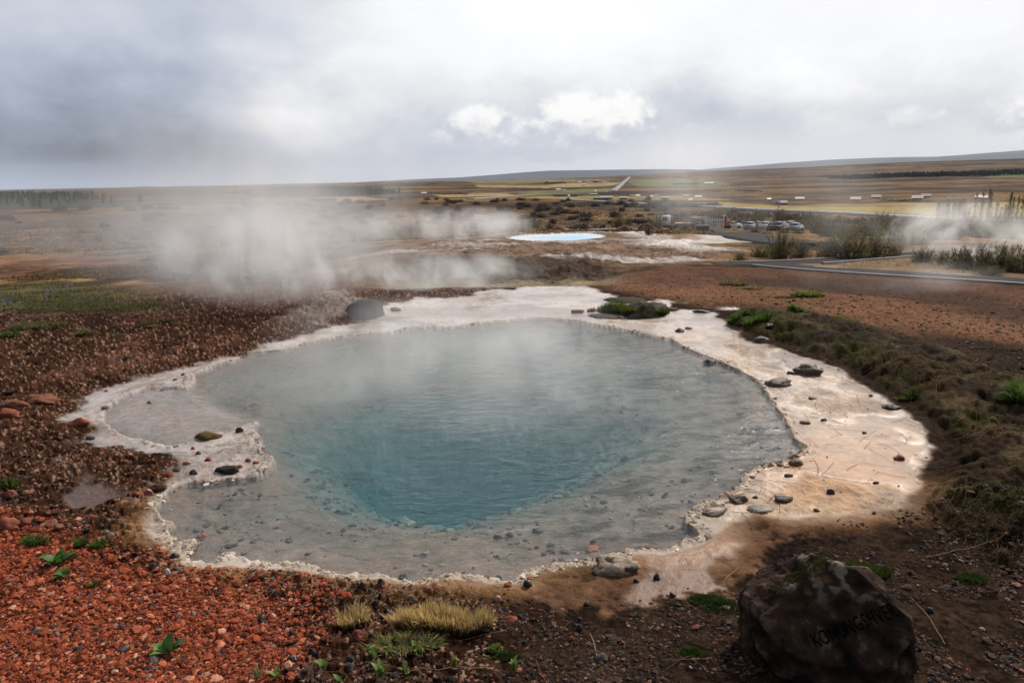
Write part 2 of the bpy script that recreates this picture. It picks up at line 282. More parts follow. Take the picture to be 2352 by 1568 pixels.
def terrain(X, Y, want='zcr'):
    X = np.asarray(X, float); Y = np.asarray(Y, float)
    shp = X.shape; X = X.ravel(); Y = Y.ravel()
    d = np.hypot(X, Y); a = np.degrees(np.arctan2(X, Y)); n = len(X)
    Z = hbase(X, Y); C = np.zeros((n, 3)); Ro = np.full(n, 0.9)
    front = (np.abs(a) < 60)
    def setc(m, w_, col):
        w_ = np.asarray(w_)[..., None]
        C[m] = C[m] * (1 - w_) + np.asarray(col) * w_
    # ---------------- far land (beyond 14 m)
    m = d >= 11.0
    if m.any():
        x = X[m]; y = Y[m]; dd = d[m]; aa = a[m]
        n1 = fbm(x, y, 160, 5, 3); n2 = fbm(x, y, 28, 5, 5); n3 = fbm(x, y, 5, 4, 8); n4 = fbm(x, y, 1.2, 3, 11)
        lng = fbm(x * .35, y, 120, 4, 21)
        tan = np.array([.20, .115, .048]); dark = np.array([.030, .019, .012]); grey = np.array([.11, .072, .045])
        nf = np.where(dd > 400, lng * .7 + n1 * .6 + n2 * .45, n1 * .3 + n2 * .5 + n3 * .6 + n4 * .45)
        t = smooth(-.30, .48, nf)
        c = dark + (tan - dark) * t[:, None]
        g2 = smooth(.1, .6, fbm(x, y, 60, 4, 33))
        c = c * (1 - .35 * g2[:, None]) + grey * .35 * g2[:, None]
        lm = smooth(.25, .55, fbm(x * .5, y, 300, 3, 41)) * smooth(250, 500, dd)   # dark heather moor
        c = c * (1 - .6 * lm[:, None]) + np.array([.085, .065, .058]) * .6 * lm[:, None]
        moor = smooth(8, 18, aa) * smooth(560, 760, dd) * smooth(-.15, .25, fbm(x * .3, y, 220, 5, 47))
        c = c * (1 - .7 * moor[:, None]) + np.array([.075, .050, .043]) * .7 * moor[:, None]
        cliff = smooth(2880, 2950, dd) * (1 - smooth(3100, 3180, dd)) * smooth(15, 19, aa)
        c = c * (1 - .7 * cliff)[:, None]
        farhill = smooth(3400, 5000, dd)
        c = c * (1 - farhill[:, None]) + np.array([.075, .07, .06]) * farhill[:, None]
        c *= (1 + .55 * np.clip(n4 + n3 * .6, -1, 1) * smooth(1200, 60, dd))[:, None]
        C[m] = c
        amp = smooth(14, 60, dd) * (1 - smooth(260, 700, dd))
        Z[m] += (n2 * .35 + n3 * .13 + n4 * .07) * amp + n1 * .9 * smooth(200, 600, dd) * (1 - smooth(3000, 5000, dd)) * .6
        Z[m] += np.where(dd > 900, fbm(x, y, 700, 5, 77) * 4.5 * smooth(900, 3000, dd), 0)
        for sp, col in FIELDS:
            b = (np.abs(x - sp[:, 0].mean()) < np.ptp(sp[:, 0])) & (np.abs(y - sp[:, 1].mean()) < np.ptp(sp[:, 1])) & (dd > 80)
            if b.any():
                xx = x[b]; yy = y[b]; wl = dd[b] * .02
                s_ = sdf(xx, yy, sp) + n2[b] * 4
                idx = np.nonzero(m)[0][b]
                setc(idx, smooth(-4, 4, s_) * (.75 + .25 * n2[b]).clip(0, 1), np.array(col)[None] * (1 + .25 * n3[b] + .2 * n2[b])[:, None])
        for sp in FOREST:
            b = (dd > 300) & (x > sp[:, 0].min() - 200) & (x < sp[:, 0].max() + 200)
            idx = np.nonzero(m)[0][b]
            s_ = sdf(x[b], y[b], sp) + fbm(x[b], y[b], 150, 3, 5) * 30
            setc(idx, smooth(-15, 25, s_), (.03, .04, .022))
    # ---------------- near and middle ground (to 75 m)
    m = (d < 75) & front
    if m.any():
        x = X[m]; y = Y[m]; dd = d[m]; idx = np.nonzero(m)[0]
        nb = fbm(x, y, 3.0, 5, 61); nc = fbm(x, y, .7, 5, 62); ne = fbm(x, y, .16, 4, 63); nf = fbm(x, y, .05, 3, 64)
        z = Z[m]; c = C[m]; ro = Ro[m]
        near = 1 - smooth(15.5, 24, dd + nb * 1.5)
        def mixc(w_, col):
            nonlocal c
            w_ = np.clip(w_, 0, 1)[:, None]; col = np.asarray(col)
            c = c * (1 - w_) + (col if col.ndim == 2 else col[None]) * w_
        wx = x + ne * .035 + nf * .012; wy = y + fbm(x + 50, y, .16, 4, 65) * .035
        # everything near the spring: brown earth and grit
        cl, cv, cs = cells(x + ne * .03, y + nf * .02, .034, 5); cl2, cv2, cs2 = cells(x + nc * .05, y, .015, 9)
        grit = .62 + .5 * cv2 + .35 * ne
        base = np.array([.034, .020, .012])[None] * (grit * (1 + .8 * nc + .5 * nf))[:, None]
        left = smooth(.2, -1.2, x + nb * .7 + (dd - 6) * .05)
        base = base * (1 - left[:, None]) + np.array([.062, .027, .014])[None] * (grit * (1 + .55 * nc))[:, None] * left[:, None]
        pinkr = left * smooth(7, 11, dd) * smooth(-.1, .6, nb + .4 * nc)
        base = base * (1 - .6 * pinkr[:, None]) + np.array([.17, .078, .052])[None] * (.8 + .3 * cv)[:, None] * .6 * pinkr[:, None]
        spk = (cv2 > .86) & (left > .3)
        base = np.where(spk[:, None], np.array([.30, .17, .12])[None] * (.5 + cv)[:, None] * .8 + base * .2, base)
        blk = (cv < .16)
        base = np.where(blk[:, None], base * .42, base)
        mixc(near, base)
        roug = 1.0
        bump = nc * .022 + ne * .015 + nf * .006 + (np.clip(.5 - cl, 0, .5) * .016) * (cv > .4) + np.clip(.45 - cl2, 0, .45) * .012
        # thin slabs and ledges on the left bank
        tr = fbm(x, y * 1.6, 1.1, 4, 91); led = (tr * 5) % 1.0
        bump = bump + left * smooth(.25, .75, led) * .028 * (cv > .2)
        zadd = bump * (.55 + .45 * left) * near
        # soil to the right beyond the spring
        s_ = sdf(x, y, PINK2) + nb * .8 + nc * .25
        wt = smooth(-.5, .7, s_)
        soil = np.array([.165, .079, .043])[None] * (1 + .20 * nb + .30 * ne + .25 * nf + .3 * (cv2 - .5))[:, None]
        soil = np.where((cv2 > .93)[:, None], soil * .3, soil)
        dk = smooth(14.5, 18.5, dd + nb * 1.6)
        soil = soil * (1 - dk[:, None]) + np.array([.10, .048, .029])[None] * (1 + .35 * nc + .3 * ne)[:, None] * dk[:, None]
        mixc(wt, soil); zadd = zadd * (1 - wt) + wt * (nc * .012 + ne * .012 + nf * .006)
        s_ = sdf(x, y, DARKS) + nb * .7 + nc * .3
        mixc(smooth(-.5, .8, s_) * .8, np.array([.045, .026, .018])[None] * (1 + .5 * ne)[:, None])
        zadd = zadd - smooth(-.5, .8, s_) * .05
        # ground behind the footpath: tawny grass
        s_ = sdf(x, y, TERR_B) + nb * .8
        mixc(smooth(-.6, .8, s_), np.array([.19, .125, .075])[None] * (1 + .4 * nc + .3 * nb)[:, None])
        # pale apron, scarp, mound of the far pool
        s_ = sdf(x, y, MOUND) + nb * 1.2 + nc * .5
        wm = smooth(-1.0, 1.2, s_)
        crack = smooth(.02, .16, np.abs(fbm(x, y * 1.5, 2.2, 4, 71)))
        mc = np.array([.20, .13, .09])[None] * (1 + .28 * nc + .3 * nb + .3 * ne)[:, None] * (.45 + .55 * crack)[:, None]
        mixc(wm, mc)
        wash = wm * smooth(.12, .42, fbm(x * .8, y * 1.3, 4.5, 5, 73) + .15 * smooth(9, 2, np.hypot(x - 4.6, (y - 44) * .8) - 3))
        mixc(wash * .7, np.array([.34, .29, .265])[None] * (1 + .2 * ne)[:, None]); ro = np.where(wash > .4, .6, ro)
        zadd = zadd * (1 - wm) + wm * (nc * .09 + nb * .10 + smooth(.3, .7, (fbm(x, y * 1.4, 2.5, 4, 75) * 3) % 1) * .07)
        s_ = sdf(x, y, APRON) + nb * 1.5 + nc * .6
        mixc(smooth(-.8, 1.4, s_) * .9, np.array([.56, .50, .45])[None] * (1 + .25 * nc)[:, None])
        s_ = sdf(x, y, SCARP) + nb * .5
        ws = smooth(-.7, .5, s_)
        mixc(ws, np.array([.075, .052, .038])[None] * (1 + .5 * nc + .4 * ne)[:, None])  # darker soil, with the slope's shade partly put into its colour
        zadd = zadd + ws * (nc * .12 + ne * .03)
        # the hollow in front of the scarp
        ang = np.degrees(np.arctan2(x, y))
        hol = smooth(-14, -8, ang) * smooth(12, 5, ang)
        z = z + hol * (-.26 * smooth(15.5, 18, dd) * (1 - smooth(19.2, 21.6, dd)) + .16 * smooth(20.2, 22.2, dd) * (1 - smooth(26, 36, dd)))
        mixc(hol * smooth(15.8, 17.5, dd) * (1 - smooth(18.6, 20, dd)) * .7, np.array([.30, .25, .15])[None] * (1 + .3 * nc)[:, None])
        # left: red streaks and meadow
        s_ = sdf(x, y, PINK) + nb * 1.0 + nc * .4
        mixc(smooth(-.6, 1.4, s_) * .55 * smooth(-.3, .3, nb + nc), np.array([.22, .095, .065])[None] * (1 + .25 * nc)[:, None])
        s_ = sdf(x, y, MEADOW) + nb * .8
        mixc(smooth(-.9, 1.2, s_) * .85, np.array([.085, .078, .034])[None] * (1 + .5 * nc)[:, None])
        # rocky outcrop beside the boulder
        s_ = sdf(x, y, ROCKY)
        wr = smooth(-.25, .25, s_ + nc * .2)
        mixc(wr, np.array([.20, .155, .13])[None] * (1 + .4 * ne + .4 * nc)[:, None])
        zadd = zadd + wr * (.05 + .07 * nb + .08 * nc + .04 * ne)
        # red scoria, front left
        s_ = sdf(x, y, SCORIA) + nc * .20 + nb * .1 + ne * .06
        wsc = smooth(-.16, .22, s_)
        sc3 = np.array([.20, .048, .020])[None] * (.45 + .8 * cv2 + .35 * ne + .5 * nc)[:, None]
        mixc(wsc, sc3); zadd = zadd * (1 - wsc) + wsc * (nc * .02 + ne * .006 + np.clip(.5 - cl2, 0, .5) * .014)
        # warm wet mud, front right and left
        s_ = sdf(x, y, MUDR) + nc * .20 + ne * .12 + nf * .05
        wmr = smooth(-.06, .07, s_)
        mixc(wmr, np.array([.13, .066, .036])[None] * (1 + .40 * nc + .35 * ne + .25 * nf)[:, None])
        pud = wmr * smooth(-.05, .22, nc + .3 * nb)
        ro = ro * (1 - wmr) + wmr * (.80 - .38 * pud)
        zadd = zadd * (1 - wmr * .75) + wmr * (ne * .004 + nf * .002)
        s_ = sdf(x, y, MUDPOOL) + nc * .25 + ne * .08
        wmp = smooth(-.06, .1, s_)
        mixc(wmp, np.array([.085, .044, .027])[None] * (1 + .3 * nc)[:, None]); ro = ro * (1 - wmp) + wmp * .42
        zadd = zadd * (1 - wmp * .9) - wmp * .012
        wet = near * smooth(.1, .5, fbm(x, y, .16, 4, 93) + .3 * nc) * (1 - wsc) * smooth(9.5, 7, dd)
        ro = np.minimum(ro, 1 - wet * .42 * left)
        # dark mossy bank on the right
        s_ = sdf(x, y, BANK)
        sb = s_ + nc * .12 + ne * .05
        wb = smooth(-.05, .12, sb)
        bc = np.array([.024, .014, .006])[None] * (1 + 1.1 * ne + .7 * nc + .5 * nf).clip(.15, 3)[:, None]
        gm = smooth(.0, .5, fbm(x, y, .9, 4, 81)) * .8
        bc = bc * (1 - gm[:, None]) + np.array([.040, .036, .008])[None] * (1 + .4 * ne)[:, None] * gm[:, None]
        tn = smooth(.15, .55, fbm(x + 9, y, .55, 4, 83)) * .6
        bc = bc * (1 - tn[:, None]) + np.array([.12, .082, .038])[None] * tn[:, None]
        mixc(wb, bc); ro = ro * (1 - wb) + wb * .8
        hb_ = smooth(0, .55, s_) * (.16 + .09 * nb) + smooth(0, .1, s_) * .04
        cb_, vb_, sb_ = cells(x + nc * .06, y + nb * .05, .20, 31)
        zadd = zadd * (1 - wb) + wb * (hb_ + nc * .075 + ne * .055 + nf * .02 + np.clip(.6 - cb_, 0, .6) * .05 * (vb_ > .35))
        # ---- sinter terrace
        ss = sdf(wx, wy, SINTER); sw = sdf(wx, wy, WATER)
        och = smooth(-.30, .0, ss + nc * .10) * (1 - smooth(5.2, 6.3, dd))
        zadd = zadd * (1 - .7 * smooth(-.12, 0, ss))
        mixc(och * .85, np.array([.23, .105, .032])[None] * (1 + .35 * nc + .25 * ne)[:, None]); ro = ro * (1 - och * .6) + och * .6 * .35
        wash2 = smooth(9, 13, dd)
        fr0 = smooth(5.6, 4.6, y + .06 * np.abs(x))
        sse = ss + (nc * (.12 + .5 * wash2) + ne * .07 - .04) * (1 - .85 * fr0) + nb * .45 * wash2 + .012 * fr0
        wsn = smooth(-.03, .06 + .25 * wash2, sse)
        side = smooth(-.5, 2.0, x) * (1 - .5 * wash2)
        sn = np.array([.42, .36, .325])[None] * (1 - side[:, None]) + np.array([.52, .405, .315])[None] * side[:, None]
        sn = sn * (1 + .18 * nc + .20 * ne + .18 * nf)[:, None]
        tanw = smooth(.95, .0, ss + .5 * nc + .35 * nb) * smooth(.3, 1.2, x) * (1 - wash2)
        sn = sn * (1 - .8 * tanw[:, None]) + np.array([.27, .15, .078])[None] * (1 + .3 * ne + .2 * nf)[:, None] * .8 * tanw[:, None]
        gr_ = smooth(.05, .45, fbm(x, y, .8, 5, 111)) * (.65 + .15 * wash2)
        sn = sn * (1 - gr_[:, None]) + np.array([.235, .195, .165])[None] * gr_[:, None]
        orange = smooth(1.4, 2.4, x) * smooth(8.4, 5.2, dd) * smooth(-.35, .4, nc + nb * .4 + .25)
        sn = sn * (1 - .75 * orange[:, None]) + np.array([.46, .225, .085])[None] * (1 + .25 * ne)[:, None] * .75 * orange[:, None]
        stk = wash2 * smooth(.02, .35, fbm(x * .45, y * 1.1, 1.6, 5, 119))
        sn = sn * (1 - .6 * stk[:, None]) + np.array([.22, .15, .105])[None] * .6 * stk[:, None]
        redd = (1 - side) * smooth(.0, .5, fbm(x, y, .9, 3, 95)) * smooth(8.5, 6.5, dd)
        sn = sn * (1 - .45 * redd[:, None]) + np.array([.33, .20, .14])[None] * .45 * redd[:, None]
        fr = smooth(5.3, 4.4, y + .06 * np.abs(x)) # the thin front crust is yellowish
        sn = sn * (1 - .5 * fr[:, None]) + np.array([.50, .40, .29])[None] * (1 + .4 * ne + .3 * nf)[:, None] * .5 * fr[:, None]
        dirt = np.maximum(smooth(.30, .6, fbm(x, y, .30, 5, 97)), smooth(.035, .0, np.abs(fbm(x * .8, y * 1.2, 1.1, 4, 98))) * .8) * smooth(0, .15, sse)
        sn = sn * (1 - .5 * dirt[:, None]) + np.array([.17, .10, .06])[None] * .5 * dirt[:, None]
        edge_d = smooth(.22, .0, ss + .1 * nc) * (1 - wash2) * (1 - fr0)
        sn = sn * (1 - .5 * edge_d)[:, None]
        mixc(wsn, sn)
        film = smooth(-.12, .25, fbm(x, y, 1.3, 4, 99) + .25 * side + .3 * wash2)
        ro = ro * (1 - wsn) + wsn * (.64 - .42 * film)
        ztar = .006 + (1 - film) * (.006 + .010 * ne + .008 * nf + .006 * nc) + .05 * hbase(x, y)
        zz = (z + zadd) * (1 - wsn) + wsn * ztar * (1 - smooth(11.5, 13, dd)) + wsn * smooth(11.5, 13, dd) * (z + .02 * nc * (1 - film))
        # scalloped raised rim along the water
        rim = np.exp(-(np.minimum(sw, 0) / (.040 + .025 * ne)) ** 2) * (sw < 0) * (.65 + .9 * nf)
        rl = smooth(-.35, .3, ne + .3 * nf)
        lag = sdf(wx, wy, LAGOON)
        rimh = (.006 + .012 * rl) * (1 - .6 * smooth(9.5, 11, dd))
        zz = np.maximum(zz, zz + rim * rimh * (1 - smooth(-.25, -.05, lag) * .6))
        fresh = rim * rl * (1 - smooth(9, 11, dd))
        ro = np.where((rim > .15) & (sw < 0), np.maximum(ro, .62), ro)
        mixc(np.clip(fresh, 0, 1) * .45, np.array([.56, .47, .37]))
        mixc(smooth(.10, .02, np.abs(sw + .09 + .05 * nc)) * smooth(-.1, .4, nf + ne) * (sw < 0) * .6 * (1 - wash2), np.array([.16, .10, .055]))
        dripe = np.exp(-((sw + .0) / .022) ** 2) * smooth(1.2, 3.0, x) * smooth(.0, .4, ne + .2)
        mixc(dripe * .85, np.array([.04, .032, .028]))
        # ---- pool floor
        inw = sw > -.004
        dep = sdf(x + ne * .05, y + nc * .10, DEEP)
        shelf = .035 + .05 * smooth(.02, .5, sw) + .045 * smooth(.4, 1.6, sw)
        dep = dep + nb * .22 + .16 * nc
        deepd = smooth(-.75, .55, dep) * .34 + smooth(.0, 1.5, dep) * 1.15 + smooth(.9, 2.0, dep) * .4
        fl = -shelf - deepd + nc * .012 + ne * .007 + smooth(-.15, .5, dep) * (nc * .24 + ne * .08 + nf * .02)
        wl_ = smooth(-.15, .2, lag)
        fl = fl * (1 - wl_) + wl_ * (-.014 + .005 * nc)
        fc = np.array([.185, .142, .115])[None] * (1 + .14 * nc + .20 * ne + .14 * nf)[:, None]
        mot = smooth(.0, .3, fbm(x * .8, y * 1.5, .30, 4, 103)) * smooth(.0, 1.0, x + .3) 
        fc = fc * (1 - .6 * mot[:, None])
        led_ = np.maximum(smooth(.022, .004, np.abs(sw - .30 - .16 * nc - .03 * ne)), smooth(.02, .004, np.abs(sw - .75 - .3 * nc - .03 * ne)) * .7)
        fc = fc * (1 - .45 * led_ * smooth(-.3, .3, nb + .3))[:, None]
        ban = .5 * smooth(-.2, .4, fbm(x * .7, y, 1.6, 4, 113)); fc = fc * (1 - ban[:, None]) + fc * np.array([1.08, .93, .80])[None] * ban[:, None]
        rockd = smooth(-.3, .6, dep)
        fc = fc * (1 - rockd[:, None]) + np.array([.17, .165, .145])[None] * (1 + .8 * nc + .8 * ne + .4 * nf)[:, None] * rockd[:, None]
        fc = fc * (1 - wl_[:, None]) + np.array([.29, .24, .21])[None] * (1 + .10 * nc + .05 * ne)[:, None] * wl_[:, None]
        redl = wl_ * smooth(.05, .5, fbm(x, y * 1.5, .8, 3, 105))
        fc = fc * (1 - .35 * redl[:, None]) + np.array([.27, .15, .11])[None] * .35 * redl[:, None]
        thr = smooth(-.004, .012, sw)
        zz = zz * (1 - thr) + fl * thr
        mixc(thr, fc); ro = ro * (1 - thr) + .7 * thr
        # ---- flat bed and rim of the far milky pool
        sB = sdf(x, y, BLESI) + .25 * nb + .15 * nc
        fb = smooth(-3.5, -.4, sB)
        zz = zz * (1 - fb) + fb * (ZB + .05 + .06 * nc * (sB < -.2)) 
        zz = np.where(sB > 0, ZB - .12, zz)
        rimB = np.exp(-((sB + .5) / .7) ** 2) * (sB < .05)
        mixc(rimB * .55 * smooth(-.3, .3, nc), np.array([.09, .06, .045]))
        mixc(np.where(sB > -.05, 1.0, 0.0), np.array([.6, .62, .64]))
        Z[m] = zz; C[m] = np.clip(c, .004, .9); Ro[m] = np.clip(ro, .06, 1)
    return Z.reshape(shp), np.clip(C, .003, .9).reshape(shp + (3,)), Ro.reshape(shp)
def zat(x, y):
    return float(terrain(np.array([x], float), np.array([y], float))[0][0])
def zats(x, y): return terrain(np.asarray(x, float), np.asarray(y, float))[0]

# ------------------------------------------------------------------ mesh helpers
def mesh_obj(name, V, F, mat=None, parent=None, col=None, rough=None, smoothf=True, kind=None, label=None, cat=None, group=None):
    """V (n,3), F (m,3|4) or a list of such arrays"""
    me = bpy.data.meshes.new(name)
    V = np.asarray(V, np.float32)
    Fs = F if isinstance(F, list) else [F]
    Fs = [np.asarray(f, np.int32) for f in Fs if len(f)]
    nl = sum(f.size for f in Fs); npoly = sum(len(f) for f in Fs)
    me.vertices.add(len(V)); me.vertices.foreach_set('co', V.ravel())
    me.loops.add(nl); me.loops.foreach_set('vertex_index', np.concatenate([f.ravel() for f in Fs]))
    me.polygons.add(npoly)
    tot = np.concatenate([np.full(len(f), f.shape[1], np.int32) for f in Fs])
    st = np.concatenate([[0], np.cumsum(tot)[:-1]]).astype(np.int32)
    me.polygons.foreach_set('loop_start', st)
    me.polygons.foreach_set('use_smooth', np.full(npoly, smoothf))
    me.update(calc_edges=True); me.validate()
    if col is not None:
        at_ = me.attributes.new('albedo', 'FLOAT_COLOR', 'POINT')
        c4 = np.ones((len(V), 4), np.float32); c4[:, :3] = col; at_.data.foreach_set('color', c4.ravel())
    if rough is not None:
        at_ = me.attributes.new('rough', 'FLOAT', 'POINT'); at_.data.foreach_set('value', np.asarray(rough, np.float32))
    if mat: me.materials.append(mat)
    o = bpy.data.objects.new(name, me); COL.objects.link(o)
    if parent: o.parent = parent
    tag(o, label, cat, group, kind)
    return o
def tag(o, label=None, cat=None, group=None, kind=None):
    if label: o['label'] = label
    if cat: o['category'] = cat
    if group: o['group'] = group
    if kind: o['kind'] = kind
    return o
def empty(name, loc, label, cat, group=None, rz=0.0, scale=1.0):
    o = bpy.data.objects.new(name, None); COL.objects.link(o); o.empty_display_size = .2
    o.location = loc; o.rotation_euler = (0, 0, rz); o.scale = (scale,) * 3
    return tag(o, label, cat, group)

# ------------------------------------------------------------------ materials
def mat(name, base=(.5, .5, .5), rough=.7, attr=False, n_scale=None, n_amt=.3, bump=None, bump_d=.01, spec=.5, metal=0.0, coords='Object', alpha=None, coat=0.0, rattr=False, trans=None):
    m_ = bpy.data.materials.new(name); m_.use_nodes = True
    t = NT(m_.node_tree); t.n.clear()
    b = t.new('ShaderNodeBsdfPrincipled'); out = t.new('ShaderNodeOutputMaterial'); t.l.new(b.outputs[0], out.inputs[0])
    tcn = t.new('ShaderNodeTexCoord'); vec = tcn.outputs[coords]
    if attr:
        a_ = t.new('ShaderNodeAttribute'); a_.attribute_name = 'albedo'; c = a_.outputs['Color']
    else:
        rgb = t.new('ShaderNodeRGB'); rgb.outputs[0].default_value = (*base, 1); c = rgb.outputs[0]
    if n_scale:
        nz = t.noise(vec, n_scale, 6, .6)
        f = t.m('ADD', t.m('MULTIPLY', t.m('SUBTRACT', nz, .5), n_amt * 2), 1.0)
        cx = t.new('ShaderNodeCombineXYZ')
        for i in range(3): t.l.new(f, cx.inputs[i])
        c = t.mix(1.0, c, cx.outputs[0], 'MULTIPLY')
    t.l.new(c, b.inputs['Base Color'])
    if rattr:
        ra = t.new('ShaderNodeAttribute'); ra.attribute_name = 'rough'; t.l.new(ra.outputs['Fac'], b.inputs['Roughness'])
    else: b.inputs['Roughness'].default_value = rough
    b.inputs['Metallic'].default_value = metal; b.inputs['Specular IOR Level'].default_value = spec
    if coat: b.inputs['Coat Weight'].default_value = coat; b.inputs['Coat Roughness'].default_value = .06
    if bump:
        nb_ = t.noise(vec, bump, 8, .65); bn = t.new('ShaderNodeBump'); bn.inputs['Strength'].default_value = 1.0; bn.inputs['Distance'].default_value = bump_d
        t.l.new(nb_, bn.inputs['Height']); t.l.new(bn.outputs[0], b.inputs['Normal'])
    if trans:   # light through thin leaves and blades
        tr = t.new('ShaderNodeBsdfTranslucent'); t.l.new(c, tr.inputs['Color'])
        mx = t.new('ShaderNodeMixShader'); mx.inputs[0].default_value = trans
        t.l.new(b.outputs[0], mx.inputs[1]); t.l.new(tr.outputs[0], mx.inputs[2]); t.l.new(mx.outputs[0], out.inputs[0])
    return m_

# ground material: albedo and wetness per vertex, fine grain from noise
mg = bpy.data.materials.new('ground'); mg.use_nodes = True
t = NT(mg.node_tree); t.n.clear()
b = t.new('ShaderNodeBsdfPrincipled'); out = t.new('ShaderNodeOutputMaterial'); t.l.new(b.outputs[0], out.inputs[0])
ac = t.new('ShaderNodeAttribute'); ac.attribute_name = 'albedo'; ar = t.new('ShaderNodeAttribute'); ar.attribute_name = 'rough'
ge = t.new('ShaderNodeNewGeometry'); pos = ge.outputs['Position']
fine = t.noise(pos, 70.0, 5, .7); mid = t.noise(pos, 9.0, 6, .65); big = t.noise(pos, .9, 6, .65)
f = t.m('ADD', 1.0, t.m('MULTIPLY', t.m('ADD', t.m('ADD', t.m('SUBTRACT', fine, .5), t.m('SUBTRACT', mid, .5)), t.m('MULTIPLY', t.m('SUBTRACT', big, .5), .6)), t.m('ADD', .35, t.m('MULTIPLY', ar.outputs['Fac'], 1.45))))
cx = t.new('ShaderNodeCombineXYZ')
for i in range(3): t.l.new(f, cx.inputs[i])
t.l.new(t.mix(1.0, ac.outputs['Color'], cx.outputs[0], 'MULTIPLY'), b.inputs['Base Color'])
t.l.new(ar.outputs['Fac'], b.inputs['Roughness'])
t.l.new(t.m('ADD', .02, t.m('MULTIPLY', t.sstep(ar.outputs['Fac'], .85, .30), .48)), b.inputs['Specular IOR Level'])
bn = t.new('ShaderNodeBump'); bn.inputs['Strength'].default_value = 1.0
t.l.new(t.m('MULTIPLY', .022, t.sstep(ar.outputs['Fac'], .10, .8)), bn.inputs['Distance'])
t.l.new(t.m('ADD', t.m('MULTIPLY', fine, .5), mid), bn.inputs['Height']); t.l.new(bn.outputs[0], b.inputs['Normal'])
M_GROUND = mg

# ------------------------------------------------------------------ the ground: one sheet from under the camera to beyond the horizon
def ring(nd):
    dep = np.linspace(R(46), math.atan(.0617), nd)
    return CAM_H / np.tan(dep)
near_d = 2.15 / np.tan(np.linspace(R(44), R(6.5), int(560)))
mid_d = np.exp(np.linspace(math.log(near_d[-1]), math.log(60), 260))[1:]
mid2 = np.exp(np.linspace(math.log(60), math.log(700), 190))[1:]
far_d = np.exp(np.linspace(math.log(700), math.log(13000), 100))[1:]
rd = np.concatenate([[.02, .6, 1.2, 1.7], near_d, mid_d, mid2, far_d])
azf = np.linspace(R(-51), R(51), 1150)
azb = np.linspace(R(51), R(309), 66)[1:-1]
azs = np.concatenate([azf, azb]); NAZ = len(azs)
GX = rd[:, None] * np.sin(azs)[None]; GY = rd[:, None] * np.cos(azs)[None]
GZ, GC, GR = terrain(GX, GY)
idx = np.arange(len(rd) * NAZ).reshape(len(rd), NAZ)
i0 = idx[:-1]; i1 = idx[1:]
q = np.stack([i0, np.roll(i0, -1, 1), np.roll(i1, -1, 1), i1], -1).reshape(-1, 4)
# distant end falls away below the horizon
GZ[-1] -= 60
mesh_obj('ground', np.stack([GX, GY, GZ], -1).reshape(-1, 3), q[:, ::-1], M_GROUND, col=GC.reshape(-1, 3), rough=GR.ravel(), kind='structure')

# ------------------------------------------------------------------ water
def water_mat(name, col, dens, rip=1.0, rscale=6.0, tint=(1, 1, 1)):
    m_ = bpy.data.materials.new(name); m_.use_nodes = True
    t = NT(m_.node_tree); t.n.clear()
    out = t.new('ShaderNodeOutputMaterial')
    ge = t.new('ShaderNodeNewGeometry')
    p1 = t.mapv(ge.outputs['Position'], (.75, 1.5, 1)); 
    n1 = t.noise(p1, rscale, 3, .55, .6); n2 = t.noise(t.mapv(ge.outputs['Position'], (.8, 1.7, 1)), rscale * 3.3, 3, .5, .4)
    pa = t.sstep(t.noise(ge.outputs['Position'], .55, 3, .5), .36, .66)
    h = t.m('MULTIPLY', t.m('ADD', n1, t.m('MULTIPLY', n2, .45)), t.m('ADD', .35, t.m('MULTIPLY', pa, .65)))
    bn = t.new('ShaderNodeBump'); bn.inputs['Strength'].default_value = 1.0; bn.inputs['Distance'].default_value = .030 * rip
    t.l.new(h, bn.inputs['Height'])
    gl = t.new('ShaderNodeBsdfGlossy'); gl.inputs['Roughness'].default_value = .06; t.l.new(bn.outputs[0], gl.inputs['Normal'])
    tr = t.new('ShaderNodeBsdfTransparent'); tr.inputs['Color'].default_value = (*tint, 1)
    fr = t.new('ShaderNodeFresnel'); fr.inputs['IOR'].default_value = 1.33; t.l.new(bn.outputs[0], fr.inputs['Normal'])
    up = t.new('ShaderNodeSeparateXYZ'); t.l.new(ge.outputs['True Normal'], up.inputs[0])
    mx = t.new('ShaderNodeMixShader')
    top = t.m('MULTIPLY', fr.outputs[0], t.m('GREATER_THAN', up.outputs[2], .5))
    t.l.new(t.m('MULTIPLY', top, t.m('SUBTRACT', 1.0, ge.outputs['Backfacing'])), mx.inputs[0]); t.l.new(tr.outputs[0], mx.inputs[1]); t.l.new(gl.outputs[0], mx.inputs[2])
    t.l.new(mx.outputs[0], out.inputs['Surface'])
    if dens:
        ab = t.new('ShaderNodeVolumeAbsorption'); ab.inputs['Color'].default_value = (*col, 1); ab.inputs['Density'].default_value = dens * 1.1
        vs = t.new('ShaderNodeVolumeScatter'); vs.inputs['Color'].default_value = (.24, .78, .83, 1); vs.inputs['Density'].default_value = dens * .22
        ad = t.new('ShaderNodeAddShader'); t.l.new(ab.outputs[0], ad.inputs[0]); t.l.new(vs.outputs[0], ad.inputs[1]); t.l.new(ad.outputs[0], out.inputs['Volume'])
    return m_
M_WATER = water_mat('spring_water', (.15, .56, .63), .88)
